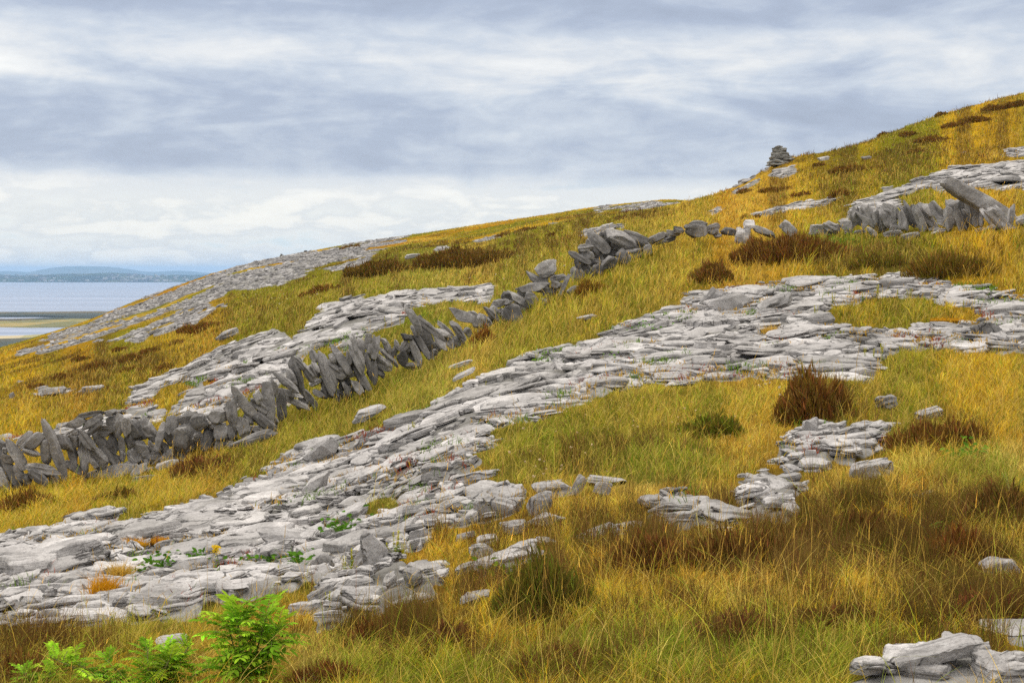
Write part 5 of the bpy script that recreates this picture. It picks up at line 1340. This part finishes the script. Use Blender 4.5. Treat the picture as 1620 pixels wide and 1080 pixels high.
# how much light comes through the layer at each height
wob_ = mathn(nt, 'ADD', mathn(nt, 'MULTIPLY', mathn(nt, 'SUBTRACT', nA, .5), .040), mathn(nt, 'MULTIPLY', mathn(nt, 'SUBTRACT', nB, .5), .022))
elw = mathn(nt, 'ADD', mathn(nt, 'ADD', el, wob_), mathn(nt, 'MULTIPLY', sx.outputs[0], .006))
bias = ramp(nt, mathn(nt, 'MULTIPLY', elw, 4.0, True), [(0, (.5,) * 3), (.09, (.6,) * 3), (.14, (.82,) * 3), (.20, (.74,) * 3), (.25, (.40,) * 3), (.32, (.28,) * 3), (.40, (.30,) * 3), (.46, (.52,) * 3), (.52, (.66,) * 3), (.57, (.54,) * 3), (.63, (.24,) * 3), (.68, (.22,) * 3), (.8, (.6,) * 3), (1, (.7,) * 3)]).outputs[0]
v1 = mathn(nt, 'MULTIPLY', mathn(nt, 'SUBTRACT', nA, .5), .75)
v2 = mathn(nt, 'MULTIPLY', mathn(nt, 'SUBTRACT', nB, .5), 1.0)
v3 = mathn(nt, 'MULTIPLY', mathn(nt, 'SUBTRACT', nC, .5), .62)
val = mathn(nt, 'ADD', mathn(nt, 'ADD', bias, v1), mathn(nt, 'ADD', v2, v3), True)
cl = ramp(nt, val, [(0, (.335, .38, .48)), (.28, (.41, .465, .58)), (.5, (.56, .61, .69)), (.72, (.76, .77, .78)), (1, (.94, .93, .90))]).outputs[0]
# low down: cream cumulus and thin blue gaps
lowf = ramp(nt, mathn(nt, 'MULTIPLY', el, 4.0, True), [(0, (1,) * 3), (.15, (.9,) * 3), (.24, (0,) * 3)]).outputs[0]
low = ramp(nt, mathn(nt, 'ADD', mathn(nt, 'ADD', .52, mathn(nt, 'MULTIPLY', mathn(nt, 'SUBTRACT', nB, .5), 1.2)), mathn(nt, 'ADD', mathn(nt, 'MULTIPLY', mathn(nt, 'SUBTRACT', nC, .5), .9), mathn(nt, 'MULTIPLY', el, 2.0)), True), [(.15, (.52, .66, .76)), (.36, (.70, .78, .80)), (.50, (.82, .83, .80)), (.62, (.72, .74, .74)), (.72, (.87, .86, .81)), (.9, (.93, .91, .84))]).outputs[0]
cl = mixc(nt, lowf, cl, low)
# an overcast sky is brightest overhead
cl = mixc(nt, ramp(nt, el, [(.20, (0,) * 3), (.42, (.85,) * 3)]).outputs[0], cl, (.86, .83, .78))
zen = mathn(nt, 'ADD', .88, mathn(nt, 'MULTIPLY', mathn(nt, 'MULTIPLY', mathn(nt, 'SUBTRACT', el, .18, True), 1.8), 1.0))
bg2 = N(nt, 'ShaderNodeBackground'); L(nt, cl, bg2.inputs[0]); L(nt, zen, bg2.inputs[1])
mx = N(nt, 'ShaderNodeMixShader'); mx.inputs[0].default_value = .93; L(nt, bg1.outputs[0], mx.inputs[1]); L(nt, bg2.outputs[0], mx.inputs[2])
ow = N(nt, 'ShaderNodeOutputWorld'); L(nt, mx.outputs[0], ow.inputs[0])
sd = bpy.data.lights.new('sun', 'SUN'); sd.energy = 1.5; sd.angle = math.radians(12); sd.color = (1, .95, .87)
so = bpy.data.objects.new('sun', sd); COL.objects.link(so)
dv = Vector((math.sin(SUN_AZ) * math.cos(SUN_EL), math.cos(SUN_AZ) * math.cos(SUN_EL), math.sin(SUN_EL)))
so.rotation_euler = dv.to_track_quat('Z', 'Y').to_euler()

# ------------------------------------------------------------------ camera and render settings
cd = bpy.data.cameras.new('camera'); co = bpy.data.objects.new('camera', cd); COL.objects.link(co); SC.camera = co
co.location = (0, 0, 0); co.rotation_euler = (math.radians(90), 0, 0)
cd.sensor_width = 36; cd.lens = 36 * F / 1620; cd.shift_y = -(540 - HZ) / 1620
cd.clip_start = .2; cd.clip_end = 80000
vs = SC.view_settings; vs.view_transform = 'Standard'; vs.look = 'None'; vs.gamma = 1; vs.exposure = EXPO if 'EXPO' in globals() else 0
SC.render.engine = 'CYCLES'
cy = SC.cycles; cy.max_bounces = 5; cy.diffuse_bounces = 3; cy.glossy_bounces = 2; cy.transmission_bounces = 3; cy.volume_bounces = 0
cy.use_adaptive_sampling = False; cy.use_denoising = DENOISE if 'DENOISE' in globals() else False
cy.sample_clamp_indirect = 8
SC.cycles.caustics_reflective = False; SC.cycles.caustics_refractive = False
